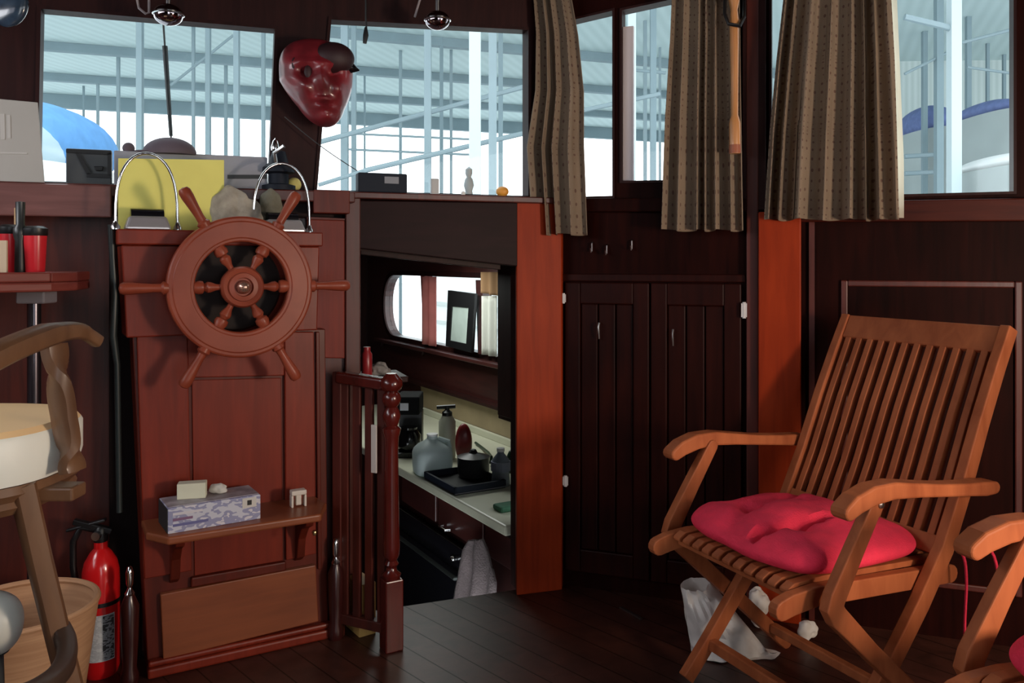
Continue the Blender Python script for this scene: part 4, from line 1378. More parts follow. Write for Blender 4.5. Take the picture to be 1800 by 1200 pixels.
MB().box(-0.02, 0.02, -0.094, -0.09, 0.20 + h_ * .78, 0.20 + h_ * .9, M=Matrix.Translation((c.x - .005, c.y + .1, 0))).build('switch_plate', steel, cfm)
# white canister, red bag, tray, kettle pot, bottle, scrubber, hose
c = cpos(786, 806)
o = thing('soap_dispenser', c, 'white dispenser with black top behind the jug', 'dispenser')
s1 = c.y / F
MB().lathe([(14 * s1, 0), (15 * s1, 5 * s1), (15 * s1, 66 * s1), (9 * s1, 76 * s1)], c, seg=20).build('body', mat('offwhite', (0.50, 0.50, 0.40), 0.4), o, smooth=True)
MB().lathe([(9 * s1, 75 * s1), (9 * s1, 82 * s1), (4 * s1, 86 * s1), (4 * s1, 92 * s1)], c, seg=14).tube([c + Vector((-0.05, 0, 90 * s1)), c + Vector((0.04, 0, 92 * s1))], 0.010, 8).build('pump', black, o, smooth=True)
c = cpos(815, 812)
s1 = c.y / F
o = MB().blob((c.x, c.y, .2 + 34 * s1), 15 * s1, 12 * s1, 34 * s1, .7).build('red_canister', mat('dark_red_tin', (0.20, 0.012, 0.015), 0.35, noise_amt=0.3, nscale=20), smooth=True)
on(o, 0.20); tag(o, 'dark red container beside the white dispenser on the worktop', 'container')
c = cpos(816, 850)
M_ = Matrix.Translation((c.x, c.y, 0)) @ Matrix.Rotation(math.atan2(GW.a.y, GW.a.x), 4, 'Z')
tr = thing('dish_tray', c, 'black dish tray on the galley worktop in front of the jug', 'tray')
tl, tw_ = 0.15, 0.12
MB().box(-tl, tl, -tw_, tw_, 0.201, 0.21, M=M_).build('base', black, tr, bevel=0.004)
MB().box(-tl, tl, -tw_, -tw_ + .01, 0.21, 0.235, M=M_).box(-tl, tl, tw_ - .01, tw_, 0.21, 0.235, M=M_).box(-tl, -tl + .01, -tw_, tw_, 0.21, 0.235, M=M_).box(tl - .01, tl, -tw_, tw_, 0.21, 0.235, M=M_).build('rim', navy, tr)
pc_ = cpos(832, 840)
o = MB().lathe([(0.062, 0), (0.070, 0.02), (0.070, 0.080), (0.073, 0.085), (0.02, 0.10), (0.012, 0.115), (0, 0.118)], (pc_.x, pc_.y, 0.211), seg=24).build('cooking_pot', mat('pot_dark', (0.03, 0.03, 0.03), 0.35), smooth=True)
tag(o, 'dark round pot standing in the black dish tray', 'pot')
c = cpos(880, 852)
s1 = c.y / F
bt = thing('water_bottle', c, 'clear plastic water bottle near the right end of the worktop', 'bottle')
MB().lathe([(16 * s1, 0), (17 * s1, 4 * s1), (15 * s1, 25 * s1), (17 * s1, 30 * s1), (15 * s1, 45 * s1), (6 * s1, 56 * s1), (6 * s1, 60 * s1)], c, seg=20).build('body', mat('bottle_plastic', (0.35, 0.40, 0.45), 0.12, transl=0.5), bt, smooth=True)
MB().lathe([(7 * s1, 59 * s1), (7 * s1, 65 * s1), (0, 66 * s1)], c, seg=14).build('cap', white, bt, smooth=True)
MB().lathe([(17.5 * s1, 26 * s1), (17.5 * s1, 42 * s1)], c, seg=20).build('label', mat('bottle_label', (0.22, 0.25, 0.33), 0.5), bt)
c = cpos(899, 830); s1 = c.y / F
o = MB().lathe([(7 * s1, 0), (8 * s1, 3 * s1), (8 * s1, 30 * s1), (4 * s1, 38 * s1), (0, 40 * s1)], c, seg=16).build('green_bottle', mat('bottle_green', (0.02, 0.05, 0.03), 0.2), smooth=True); tag(o, 'small dark green bottle behind the clear water bottle', 'bottle')
c = cpos(893, 895)
o = MB().box(-0.05, 0.05, -0.035, 0.035, 0.2, 0.222, M=Matrix.Translation((c.x, c.y, 0)) @ Matrix.Rotation(R(30), 4, 'Z')).build('scrub_sponge', green, bevel=0.008); tag(o, 'green scrubbing sponge on the near end of the worktop', 'sponge')
pts = [ground(836, 778, 0.21), ground(848, 787, 0.21), ground(858, 795, 0.23), ground(864, 803, 0.24), ground(862, 815, 0.21)]
o = MB().tube(pts, 0.007, 8).build('tap_hose', mat('hose_green', (0.03, 0.05, 0.03), 0.4), smooth=True); tag(o, 'thin dark green hose curving over the worktop', 'hose')

# small shelf with odds and ends at the left jamb inside the galley
jx = FW.P(650, 0, -0.16)
sh0, _ = FW.px(636, 0, -0.2)
sh1, _ = FW.px(703, 0, -0.2)
zsh = FW.px(660, 655, -0.2)[1]
o = MB().box(sh0 - 0.02, sh1, -0.26, -0.07, zsh - 0.02, zsh, FW).build('jamb_shelf', gdark, bevel=0.003)
tag(o, 'small dark shelf at the left side of the galley opening behind the newel', 'shelf')
c = FW.P(668, 655, -0.15)
o = on(lump((c.x, c.y, zsh + .02), 0.035, 0.03, 0.022, 0.6, 30, 9, mat('rag_grey', (0.30, 0.28, 0.27), 0.8), 'rag'), zsh); tag(o, 'pale crumpled rag on the small shelf behind the newel', 'rag')
c = FW.P(645, 655, -0.13)
o = MB().lathe([(0.016, 0), (0.018, 0.005), (0.018, 0.075), (0.012, 0.085), (0.012, 0.1)], (c.x, c.y, zsh), seg=18).build('red_can', mat('can_red', (0.30, 0.02, 0.025), 0.3), smooth=True); tag(o, 'small red can on the shelf just left of the rag', 'can')

# ================================================================== THINGS ON THE CONSOLE SHELF
zs = sz + 0.022
vb = 0.10
ca0 = CF.px(300, 0, 0.185)[0]; ca1 = CF.px(455, 0, 0.155)[0]
mS = Matrix.Translation(CF.w((ca0 + ca1) / 2 - 0.005, 0.105, zs)) @ Matrix.Rotation(math.atan2(CF.a.y, CF.a.x) + R(4), 4, 'Z')
cw = (ca1 - ca0) / 2 + 0.005; chh = 0.067
ctn = MB().box(-cw, cw, -0.062, 0.058, 0, chh, M=mS).build('glove_carton', cartonm, bevel=0.002)
tag(ctn, 'long blue and white printed carton lying on the console shelf', 'carton')
MB().box(-cw + .002, cw - .002, -0.05, 0.05, chh, chh + 0.0015, M=mS).build('lid', mat('carton_top', (0.33, 0.30, 0.33), 0.5, noise_amt=0.4, nscale=25), ctn)
MB().box(-cw - 0.002, -cw, -0.060, 0.056, 0.002, chh - .002, M=mS).build('open_end', mat('carton_end', (0.02, 0.02, 0.022), 0.7), ctn)
MB().box(cw - 0.05, cw - .012, -0.0635, -0.062, chh * .55, chh * .95, M=mS).build('logo_patch', mat('patch_white', (0.6, 0.58, 0.55), 0.5), ctn)
MB().box(cw - 0.037, cw - .025, -0.0642, -0.0634, chh * .65, chh * .85, M=mS).build('logo_mark', black, ctn)
for k_ in range(3):
    MB().box(-cw + 0.012, -cw + 0.012 + (0.075, 0.05, 0.09)[k_], -0.0632, -0.062, chh * (.70 - .22 * k_), chh * (.80 - .22 * k_), M=mS).build('print_line', mat('ink_blue%d' % k_, ((0.62, 0.6, 0.66), (0.20, 0.10, 0.2), (0.12, 0.12, 0.3))[k_], 0.5), ctn)
# little cream box on top
c = mS @ Vector((-0.045, 0.01, chh + 0.0015))
o = MB().box(-0.037, 0.037, -0.018, 0.018, 0, 0.042, M=Matrix.Translation(c) @ Matrix.Rotation(R(14), 4, 'Z')).build('small_box', mat('cream_card', (0.66, 0.66, 0.52), 0.6, noise_amt=0.05), bevel=0.002)
tag(o, 'small cream card box on top of the printed carton', 'box')
c = mS @ Vector((0.03, 0.015, chh + 0.0015))
o = on(lump(c, 0.022, 0.018, 0.014, 0.5, 40, 4, mat('tissue_white', (0.62, 0.60, 0.56), 0.8), 'tissue'), c.z + .0005); tag(o, 'small crumpled white tissue on the carton right of the cream box', 'tissue')
# little ornament
c = CF.P(524, 895, 0.06); c = CF.w(CF.px(524, 0, .09)[0], .09, zs)
s1 = c.y / F
on_ = thing('table_ornament', c, 'small ivory ornament on short legs at the right end of the shelf', 'ornament')
Mo = Matrix.Translation(c) @ Matrix.Rotation(math.atan2(CF.a.y, CF.a.x), 4, 'Z')
ivo = mat('ornament_ivory', (0.62, 0.56, 0.50), 0.4)
MB().box(-0.022, 0.022, -0.014, 0.014, 0.034, 0.048, M=Mo).build('top', ivo, on_, bevel=0.003)
MB().box(-0.008, 0.008, -0.008, 0.008, 0.004, 0.034, M=Mo).build('body', ivo, on_, bevel=0.002)
for sx in (-1, 1):
    MB().box(sx * 0.019 - 0.003, sx * 0.019 + 0.003, -0.012, 0.012, 0.0, 0.034, M=Mo).build('leg', ivo, on_, bevel=0.001)

# black cord hanging left of the console
pts = [CF.P(196, 395, 0.02), CF.P(198, 450, 0.01), CF.P(202, 520, 0.015), CF.P(199, 590, 0.01), CF.P(206, 640, 0.0), CF.P(210, 900, 0.0)]
o = MB().tube(pts, [0.010, 0.009, 0.010, 0.010, 0.008, 0.008], 10).build('cable_bundle', mat('cable', (0.015, 0.022, 0.022), 0.4), smooth=True)
tag(o, 'dark cable bundle running down the left side of the console', 'cable')
MB_ = MB()
c = CF.P(203, 393, 0.05)
# near-black strip that paints the shade of the gap between wall panelling and console
struct(MB().box(CF.px(193, 0, -0.1)[0], CF.px(250, 0, -0.1)[0], -0.13, -0.105, 0, 1.25, CF).build('trim_gap_shade', mat('recess_shade', (0.006, 0.003, 0.003), 0.8, spec=0.1)))

# ================================================================== FIRE EXTINGUISHER
eb = ground(177, 1182, 0.0)
e_r = 31 / F * eb.y
s1 = eb.y / F
ex = thing('fire_extinguisher', eb, 'red fire extinguisher with white label on the floor left of the console', 'fire extinguisher')
top = (1182 - 962) * s1
MB().lathe([(e_r * .86, 0), (e_r * .95, 0.012), (e_r, 0.02), (e_r, top - 0.09), (e_r * .97, top - 0.06), (e_r * .85, top - 0.035), (e_r * .55, top - 0.01), (e_r * .36, top), (e_r * .36, top + 0.02)], eb, seg=36).build('cylinder', redx, ex, smooth=True)
MB().lathe([(e_r * 1.02, 125 * s1), (e_r * 1.02, 132 * s1)], eb, seg=36).build('strap', black, ex)
# wrapped label
def wrap(a0, a1, z0, z1, rad, name, m, parent, n=14):
    lm = MB(); bm = lm.bm; vs = []
    for k_ in range(n + 1):
        a = R(a0 + (a1 - a0) * k_ / n)
        vs.append([bm.verts.new((eb.x + rad * math.cos(a), eb.y + rad * math.sin(a), z * s1)) for z in (z0, z1)])
    for a, b in zip(vs, vs[1:]):
        bm.faces.new((a[0], b[0], b[1], a[1]))
    return lm.build(name, m, parent)


lb_ = wrap(-150, -20, 32, 112, e_r * 1.012, 'label', labelm, ex)
wrap(-58, -22, 34, 110, e_r * 1.018, 'label_print', printed('label_small_print', (0.03, 0.03, 0.035), (0.30, 0.31, 0.33), (0.08, 0.08, 0.09), (60, 60, 110)), lb_)
wrap(-153, -136, 46, 82, e_r * 1.018, 'label_panel', black, lb_, 4)
MB().lathe([(0.018, top + 0.018), (0.020, top + 0.03), (0.016, top + 0.055), (0.012, top + 0.06)], eb, seg=18).build('valve', black, ex, smooth=True)
v0 = Vector((eb.x, eb.y, top + 0.05))
MB().box(-0.075, 0.03, -0.010, 0.010, -0.004, 0.012, M=Matrix.Translation(v0) @ Matrix.Rotation(R(10), 4, 'Z') @ Matrix.Rotation(R(18), 4, 'Y')).build('handle', black, ex, bevel=0.003)
MB().box(-0.085, 0.02, -0.010, 0.010, 0.02, 0.028, M=Matrix.Translation(v0) @ Matrix.Rotation(R(10), 4, 'Z') @ Matrix.Rotation(R(-14), 4, 'Y')).build('lever', black, ex, bevel=0.003)
MB().lathe([(0.012, 0), (0.012, 0.012), (0, 0.013)], v0 + Vector((0.0, -0.018, -0.01)), (0, -1, 0), 14).build('gauge', steel, ex, smooth=True)
MB().tube([v0 + Vector((-0.015, 0, 0)), v0 + Vector((-0.05, -0.01, 0.01)), v0 + Vector((-0.072, -0.01, -0.03)), v0 + Vector((-0.072, -0.01, -0.10)), v0 + Vector((-0.060, -0.01, -0.17))], 0.009, 10).build('hose', black, ex, smooth=True)

# ================================================================== WICKER BASKET
bc = Vector((-1.20, 2.02, 0))
bt_ = thing('wicker_basket', bc, 'tan round waste basket on the floor beside the extinguisher', 'basket')
mb = MB()
mb.lathe([(0.0, 0.004), (0.128, 0.004), (0.17, 0.305), (0.163, 0.305), (0.122, 0.012), (0.0, 0.012)], bc, seg=48)
mb.build('body', wicker, bt_, smooth=True)
tr_ = MB(); rp = [(0.166 + 0.008 * math.cos(a), 0.307 + 0.008 * math.sin(a)) for a in [2 * PI * k / 8 for k in range(8)]]
rings = []
for k_ in range(48):
    t = 2 * PI * k_ / 48
    rings.append([tr_.bm.verts.new((bc.x + r * math.cos(t), bc.y + r * math.sin(t), z)) for r, z in rp])
for k_ in range(48):
    a, b = rings[k_], rings[(k_ + 1) % 48]
    for i in range(8):
        tr_.bm.faces.new((a[i], a[(i + 1) % 8], b[(i + 1) % 8], b[i]))
tr_.build('rim', wicker, bt_, smooth=True)

# ================================================================== SHELF WITH RED CUPS AT THE LEFT
sd_ = 2.05
szt = EYE - (486 - HOR) / F * sd_
p1 = W(132, 486, sd_)
sf = thing('drink_shelf', (p1.x - 0.2, p1.y, szt - 0.05), 'reddish fiddle-railed shelf holding red cups at the left edge', 'shelf')
plan = [(-1.62, 1.83), (p1.x - 0.10, 1.90), (p1.x - 0.02, 1.98), (p1.x, 2.06), (p1.x - 0.05, 2.22), (-1.62, 2.30)]
redsh = wood('shelf_red', (0.13, 0.02, 0.016), (0.24, 0.055, 0.042), 0.45, (2, 2, 10), coat=0.0, spec=0.2)
MB().prism([Vector((x, y, szt - 0.035)) for x, y in plan], [Vector((x, y, szt - 0.012)) for x, y in plan]).build('board', redsh, sf, bevel=0.005)
cx_ = sum(p[0] for p in plan) / 6; cy_ = sum(p[1] for p in plan) / 6
pin = [(cx_ + (x - cx_) * 0.93, cy_ + (y - cy_) * 0.90) for x, y in plan]
mb = MB()
for i in range(6):
    j = (i + 1) % 6
    if i == 5: continue
    a, b, c2, d2 = plan[i], plan[j], pin[j], pin[i]
    mb.hexa([Vector((q[0], q[1], szt - 0.012)) for q in (a, b, c2, d2)] + [Vector((q[0], q[1], szt + 0.012)) for q in (a, b, c2, d2)])
mb.build('fiddle_rail', redsh, sf, bevel=0.004)
pp = W(60, 0, 2.2)
MB().tube([(pp.x, pp.y, 0.0), (pp.x, pp.y, szt - 0.035)], 0.017, 16).build('pedestal', mat('pipe_dark', (0.12, 0.11, 0.13), 0.25, 0.9), sf, smooth=True)
MB().box(pp.x + .07, pp.x + 0.14, 2.0, 2.06, szt - 0.065, szt - 0.035).build('bracket', mat('bracket_grey', (0.2, 0.18, 0.2), 0.5), sf, bevel=0.004)


def cup_at(px_, w_, y0, y1, d, lab, lidm=black):
    c = W(px_, 0, d)
    s1 = d / F
    zb_ = szt - 0.012
    h = (y1 - y0) * s1
    t = thing('red_cup', (c.x, c.y, zb_), lab, 'cup', 'red cups on the left shelf')
    r1 = w_ / 2 * s1
    MB().lathe([(r1 * .72, 0), (r1 * .78, 0.004), (r1, h), (r1 * .92, h), (r1 * .9, h - .004)], (c.x, c.y, zb_), seg=28).build('body', redp, t, smooth=True)
    MB().lathe([(r1 * 1.02, h - 0.002), (r1 * 1.08, h), (r1 * 1.08, h + 0.016), (r1 * .7, h + 0.022), (0, h + 0.022)], (c.x, c.y, zb_), seg=28).build('lid', lidm, t, smooth=True)
    return t, c, zb_ + h + 0.022


cup_at(17, 34, 396, 480, 2.10, 'red cup with black lid half hidden behind the beige card')
cup_at(62, 37, 400, 482, 2.03, 'red cup with black lid, right of the black torch')
c = W(40, 0, 2.03)
zb_ = szt - 0.012
o = MB().lathe([(0.011, 0), (0.013, 0.01), (0.012, 0.10), (0.016, 0.115), (0.016, 0.13), (0.010, 0.14), (0.011, 0.195), (0, 0.197)], (c.x, c.y - 0.01, zb_), seg=16).build('torch', mat('torch_grey', (0.02, 0.022, 0.022), 0.35), smooth=True)
tag(o, 'tall thin black torch standing between the two red cups', 'torch')
c = W(30, 0, 2.16)
o = MB().box(c.x - 0.007, c.x + 0.007, c.y - .002, c.y + .002, zb_, zb_ + 0.19).build('wood_stick', mat('stick', (0.52, 0.33, 0.16), 0.6), bevel=0.001)
tag(o, 'flat pale wooden stick standing behind the black torch', 'stick')
o = MB().box(W(-25, 0, 1.98).x, W(14, 0, 1.98).x, 1.975, 1.981, zb_, zb_ + 0.10).build('beige_card', mat('card_beige', (0.55, 0.42, 0.28), 0.7), bevel=0.001)
tag(o, 'beige card leaning in front of the left red cup at the picture edge', 'card')

# ================================================================== HELM STOOL (left edge)
# local frame: seat centre off to the left
shx, shy = -1.095, 1.56
stl = thing('captain_stool', (shx, shy, 0), 'tall wooden captain stool with curved arms and cream and tan seat at left', 'stool')
seat_z = EYE - (712 - HOR) / F * 1.55


def superpoly(cx, cy, rx, ry, n=40, e=0.75):
    pts = []
    for k_ in range(n):
        t = 2 * PI * k_ / n
        pts.append((cx + rx * math.copysign(abs(math.cos(t)) ** e, math.cos(t)), cy + ry * math.copysign(abs(math.sin(t)) ** e, math.sin(t))))
    return pts


def loft(layers, m, name, parent, smooth=True, bevel=0):
    mb = MB()
    rr_ = [[mb.bm.verts.new((x, y, z)) for x, y in pts] for pts, z in layers]
    n = len(rr_[0])
    for a, b in zip(rr_, rr_[1:]):
        for k_ in range(n):
            mb.bm.faces.new((a[k_], a[(k_ + 1) % n], b[(k_ + 1) % n], b[k_]))
    mb.bm.faces.new(rr_[0][::-1]); mb.bm.faces.new(rr_[-1])
    return mb.build(name, m, parent, smooth=smooth, bevel=bevel)


SX, SY = 0.25, 0.19
sz1 = 0.84
loft([(superpoly(shx, shy, SX * .97, SY * .97), sz1 - 0.085), (superpoly(shx, shy, SX, SY), sz1 - 0.06), (superpoly(shx, shy, SX, SY), sz1 - 0.005), (superpoly(shx, shy, SX * .985, SY * .985), sz1 + 0.002)], seatc, 'cushion_side', stl)
loft([(superpoly(shx, shy, SX * .985, SY * .985), sz1 + 0.002), (superpoly(shx, shy, SX * .95, SY * .95), sz1 + 0.012), (superpoly(shx, shy, SX * .6, SY * .6), sz1 + 0.02), (superpoly(shx, shy, SX * .2, SY * .2), sz1 + 0.022)], seatt, 'cushion_top', stl)
loft([(superpoly(shx, shy, SX * .9, SY * .9), sz1 - 0.14), (superpoly(shx, shy, SX * .96, SY * .96), sz1 - 0.125), (superpoly(shx, shy, SX * .94, SY * .94), sz1 - 0.115), (superpoly(shx, shy, SX * 1.0, SY * 1.0), sz1 - 0.10), (superpoly(shx, shy, SX * .98, SY * .98), sz1 - 0.086)], stoolw, 'seat_frame', stl)


def sweep(mb, pts, w, h):
    """swept rounded rectangular section"""
    pts = [Vector(p) for p in pts]
    n = len(pts)
    ws = w if isinstance(w, list) else [w] * n
    hs = h if isinstance(h, list) else [h] * n
    rings = []
    for i, p in enumerate(pts):
        d = (pts[min(i + 1, n - 1)] - pts[max(i - 1, 0)]).normalized()
        s = d.cross(Vector((0, 0, 1)))
        if s.length < 0.05: s = Vector((1, 0, 0))
        s.normalize(); u = s.cross(d).normalized()
        ring = []
        for k_ in range(12):
            a = 2 * PI * k_ / 12
            ca, sa = math.cos(a), math.sin(a)
            ring.append(mb.bm.verts.new(p + s * ws[i] / 2 * math.copysign(abs(ca) ** .6, ca) + u * hs[i] / 2 * math.copysign(abs(sa) ** .6, sa)))
        rings.append(ring)
    for a, b in zip(rings, rings[1:]):
        for k_ in range(12):
            mb.bm.faces.new((a[k_], a[(k_ + 1) % 12], b[(k_ + 1) % 12], b[k_]))
    mb.bm.faces.new(rings[0][::-1]); mb.bm.faces.new(rings[-1])
    return mb


def smooth_path(pts, n=6):
    pts = [Vector(p) for p in pts]
    out = []
    for i in range(len(pts) - 1):
        p0 = pts[max(i - 1, 0)]; p1_ = pts[i]; p2 = pts[i + 1]; p3 = pts[min(i + 2, len(pts) - 1)]
        for k_ in range(n):
            t = k_ / n
            out.append(0.5 * ((2 * p1_) + (-p0 + p2) * t + (2 * p0 - 5 * p1_ + 4 * p2 - p3) * t * t + (-p0 + 3 * p1_ - 3 * p2 + p3) * t ** 3))
    out.append(pts[-1])
    return out


# arm seen in the photo (curving, scrolled end at right)
armp = [W(-60, 655, 1.30), W(0, 622, 1.36), W(50, 600, 1.42), W(95, 585, 1.48), W(140, 582, 1.53), W(172, 600, 1.57)]
sweep(MB(), smooth_path(armp), [0.05] * 18 + [0.048, 0.046, 0.044, 0.042, 0.04, 0.036, 0.032, 0.028] + [0.024] * 5, [0.040] * 18 + [0.038, 0.036, 0.035, 0.034, 0.033, 0.032, 0.03, 0.028] + [0.024] * 5).build('armrest', stoolw, stl, smooth=True)
upr = [W(95, 605, 1.50), W(102, 660, 1.50), W(112, 730, 1.51), W(122, 790, 1.52), W(128, 828, 1.52)]
sweep(MB(), smooth_path(upr), 0.052, 0.030).build('arm_post', stoolw, stl, smooth=True)
MB().box(-0.95, W(140, 0, 1.52).x, 1.495, 1.545, sz1 - 0.125, sz1 - 0.10).build('arm_bracket', stoolw, stl, bevel=0.004)
# other arm and back, outside the frame
arm2 = [(x - 2 * (x + 1.32) + 0.0, y, z) for x, y, z in [tuple(v) for v in armp]]
legp = [W(38, 880, 1.48), W(68, 980, 1.50), (W(100, 1110, 1.52))]
lg = [legp[0], legp[1], legp[2], legp[2] + Vector((0.04, 0.02, -legp[2].z + 0.005))]
sweep(MB(), [legp[0] + Vector((0, 0, .03)), legp[1], legp[2], legp[2] + (legp[2] - legp[1]).normalized() * (legp[2].z / abs((legp[2] - legp[1]).normalized().z))], 0.050, 0.042).build('leg', stoolw, stl, smooth=True)
for (lx, ly) in ((-1.28, 1.43), (-1.27, 1.70), (-0.97, 1.42)):
    sweep(MB(), [(lx, ly, sz1 - 0.12), (shx + (lx - shx) * 1.45, shy + (ly - shy) * 1.45, 0)], 0.045, 0.04).build('leg', stoolw, stl, smooth=True)
fr_ = []
for k_ in range(33):
    a = 2 * PI * k_ / 32
    fr_.append((shx + 0.27 * math.cos(a) + 0.01, shy + 0.24 * math.sin(a), 0.40))
foot = [W(105, 1105, 1.52), W(118, 1135, 1.49), W(112, 1170, 1.44), W(85, 1200, 1.38), W(30, 1225, 1.33), W(-60, 1230, 1.3)]
sweep(MB(), smooth_path(foot), 0.034, 0.034).build('foot_ring', mat('ring_dark', (0.06, 0.035, 0.025), 0.4), stl, smooth=True)

# white bag/bowl at bottom-left corner
c = W(-15, 1095, 1.55)
o = lump(c, 0.058, 0.05, 0.062, 0.12, 8, 6, mat('white_plastic', (0.72, 0.72, 0.66), 0.35, noise_amt=0.05), 'white_pot', flat=False)
tag(o, 'rounded white pot at the bottom left corner in front of the basket', 'pot')
# it hangs on the stool foot rail: small stand below
st2 = MB().lathe([(0.05, 0), (0.03, 0.02), (0.02, c.z - 0.06), (0.03, c.z - 0.055)], (c.x, c.y, 0), seg=18).build('pot_stand', greydk, smooth=True)
tag(st2, 'dark stand carrying the white pot at the bottom left corner', 'stand')

# ================================================================== STEAMER CHAIRS
def make_chair(label):
    t = thing('folding_deck_chair', (0, 0, 0), label, 'chair', 'teak folding deck chairs')
    # long stiles = back + front foot
    for s in (-1, 1):
        x0, x1 = (s * 0.262, s * 0.235)
        pts = [(0.015, 0.02), (0.10, 0.115), (0.20, 0.235), (0.30, 0.355), (0.385, 0.47), (0.45, 0.60), (0.52, 0.76), (0.58, 0.885), (0.632, 0.985)]
        MB().strip(pts, [0.038, 0.040, 0.042, 0.044, 0.044, 0.042, 0.040, 0.038, 0.036], min(x0, x1), max(x0, x1), rnd=False).build('back_leg', chairw, t, bevel=0.003)
        # bent leg carrying the arm
        x0, x1 = (s * 0.292, s * 0.266)
        b = MB().strip([(0.125, 0.635), (0.055, 0.53), (-0.005, 0.435), (-0.012, 0.415), (0.0, 0.395), (0.10, 0.30), (0.25, 0.165), (0.40, 0.03)], [0.034, 0.040, 0.046, 0.050, 0.048, 0.040, 0.038, 0.036], min(x0, x1), max(x0, x1)).build('bent_leg', chairw, t, bevel=0.003)
        MB().lathe([(0.008, -0.002), (0.008, 0.003), (0.004, 0.005), (0, 0.005)], (s * 0.292, 0.122, 0.620), (s, 0, 0), 12).build('bolt', steel, b, smooth=True)
        # armrest: drooping rounded front end
        x0, x1 = (s * 0.318, s * 0.272)
        ap = [(0.005, 0.622), (0.03, 0.636), (0.08, 0.650), (0.14, 0.653), (0.22, 0.644), (0.30, 0.634), (0.38, 0.626), (0.45, 0.620), (0.48, 0.619)]
        a = MB().strip(ap, [0.034, 0.040, 0.042, 0.038, 0.032, 0.029, 0.030, 0.034, 0.030], min(x0, x1), max(x0, x1)).build('armrest', chairw, t, bevel=0.006, bseg=3)
        # seat side rails with rounded protruding end
        x0, x1 = (s * 0.232, s * 0.206)
        MB().strip([(-0.10, 0.405), (-0.07, 0.412), (0.0, 0.418), (0.2, 0.408), (0.44, 0.395)], [0.044, 0.046, 0.044, 0.044, 0.044], min(x0, x1), max(x0, x1)).build('seat_rail', chairw, t, bevel=0.003)
    # seat slats running front to back
    mb = MB()
    for i in range(11):
        x = -0.19 + 0.38 * i / 10
        mb.strip([(-0.055, 0.428), (-0.04, 0.437), (0.05, 0.440), (0.42, 0.425)], 0.014, x - 0.0125, x + 0.0125)
    mb.build('seat', chairw, t, bevel=0.002)
    MB().box(-0.206, 0.206, -0.045, -0.015, 0.405, 0.428).build('front_rail', chairw, t, bevel=0.003)
    MB().box(-0.206, 0.206, 0.38, 0.405, 0.39, 0.42).build('rear_rail', chairw, t, bevel=0.003)
    # backrest
    dirb = Vector((0, 0.632 - 0.385, 0.985 - 0.47)).normalized()
    mb = MB()
    for i in range(12):
        x = -0.213 + 0.426 * i / 11
        mb.strip([(0.385, 0.47), (0.45, 0.60), (0.52, 0.76), (0.585, 0.895), (0.603, 0.932)], 0.020, x - 0.0095, x + 0.0095, rnd=False)
    mb.build('backrest', chairw, t, bevel=0.002)
    MB().strip([(0.597, 0.921), (0.612, 0.950), (0.630, 0.985)], [0.022, 0.022, 0.022], -0.235, 0.235, rnd=False).build('top_rail', chairw, t, bevel=0.004)
    MB().strip([(0.375, 0.452), (0.395, 0.492)], 0.022, -0.235, 0.235, rnd=False).build('lower_rail', chairw, t, bevel=0.003)
    MB().box(-0.262, 0.262, 0.085, 0.11, 0.085, 0.115).build('foot_stretcher', chairw, t, bevel=0.004)
    MB().box(-0.266, 0.266, 0.33, 0.355, 0.075, 0.10).build('rear_stretcher', chairw, t, bevel=0.004)
    return t


def make_cushion(label):
    def fn(p):
        x, y, z = p.x, p.y, p.z
        up = z > 0
        r = 0
        for cx, cy in ((-.09, -.08), (.09, -.08), (-.09, .09), (.09, .09)):
            r += 0.026 * math.exp(-(((x - cx) / .03) ** 2 + ((y - cy) / .03) ** 2))
        r += 0.034 * math.exp(-((x - 0.075 - 0.12 * y) / .013) ** 2) * (1 if y < 0 else max(0, 1 - y / .12))
        r += 0.014 * math.exp(-((x + 0.10 + 0.3 * y) / .02) ** 2)
        nz = noise.noise(Vector((x * 11, y * 11, 2))) * 0.010 + noise.noise(Vector((x * 28, y * 28, 5))) * 0.004
        s = min(1, max(0, z / 0.03))
        z2 = z - (r - nz) * (s if up else 0)
        if not up: z2 = max(z, -0.022)
        return Vector((x * (1 + 0.05 * noise.noise(Vector((x * 9, y * 9, 1)))), y * (1 + 0.05 * noise.noise(Vector((x * 9, y * 9, 7)))), z2))
    c = MB().blob((0, 0.175, 0.472), 0.228, 0.218, 0.062, 0.5, 110, 40, fn=fn).build('seat_cushion', cushm, base=(0, 0, 0), smooth=True)
    tag(c, label, 'cushion', 'crimson tie-on seat cushions')
    MB().tube(smooth_path([(0.20, 0.37, 0.462), (0.24, 0.405, 0.468), (0.272, 0.42, 0.46), (0.276, 0.43, 0.40), (0.272, 0.43, 0.30), (0.275, 0.425, 0.22)], 5), 0.0035, 6).build('tie', cushm, c, smooth=True)
    MB().tube(smooth_path([(0.24, 0.405, 0.468), (0.272, 0.44, 0.485), (0.29, 0.50, 0.46), (0.296, 0.52, 0.38), (0.29, 0.51, 0.33)], 5), 0.0035, 6).build('tie', cushm, c, smooth=True)
    return c


ch1 = make_chair('slatted wooden folding deck chair seen whole, in front of the side wall')
cu1_ = make_cushion('crimson cushion tied on the slatted deck chair seen whole')
ch2 = copy_tree(ch1); ch2['label'] = 'second deck chair cut off by the bottom right corner'
cu2_ = copy_tree(cu1_); cu2_['label'] = 'crimson cushion on the deck chair cut off at bottom right'
th1 = math.atan2(-0.898, 0.44)
for o in (ch1, cu1_):
    o.location = (0.5675, 2.01, 0); o.rotation_euler = (0, 0, th1)
th2 = th1 - R(10)
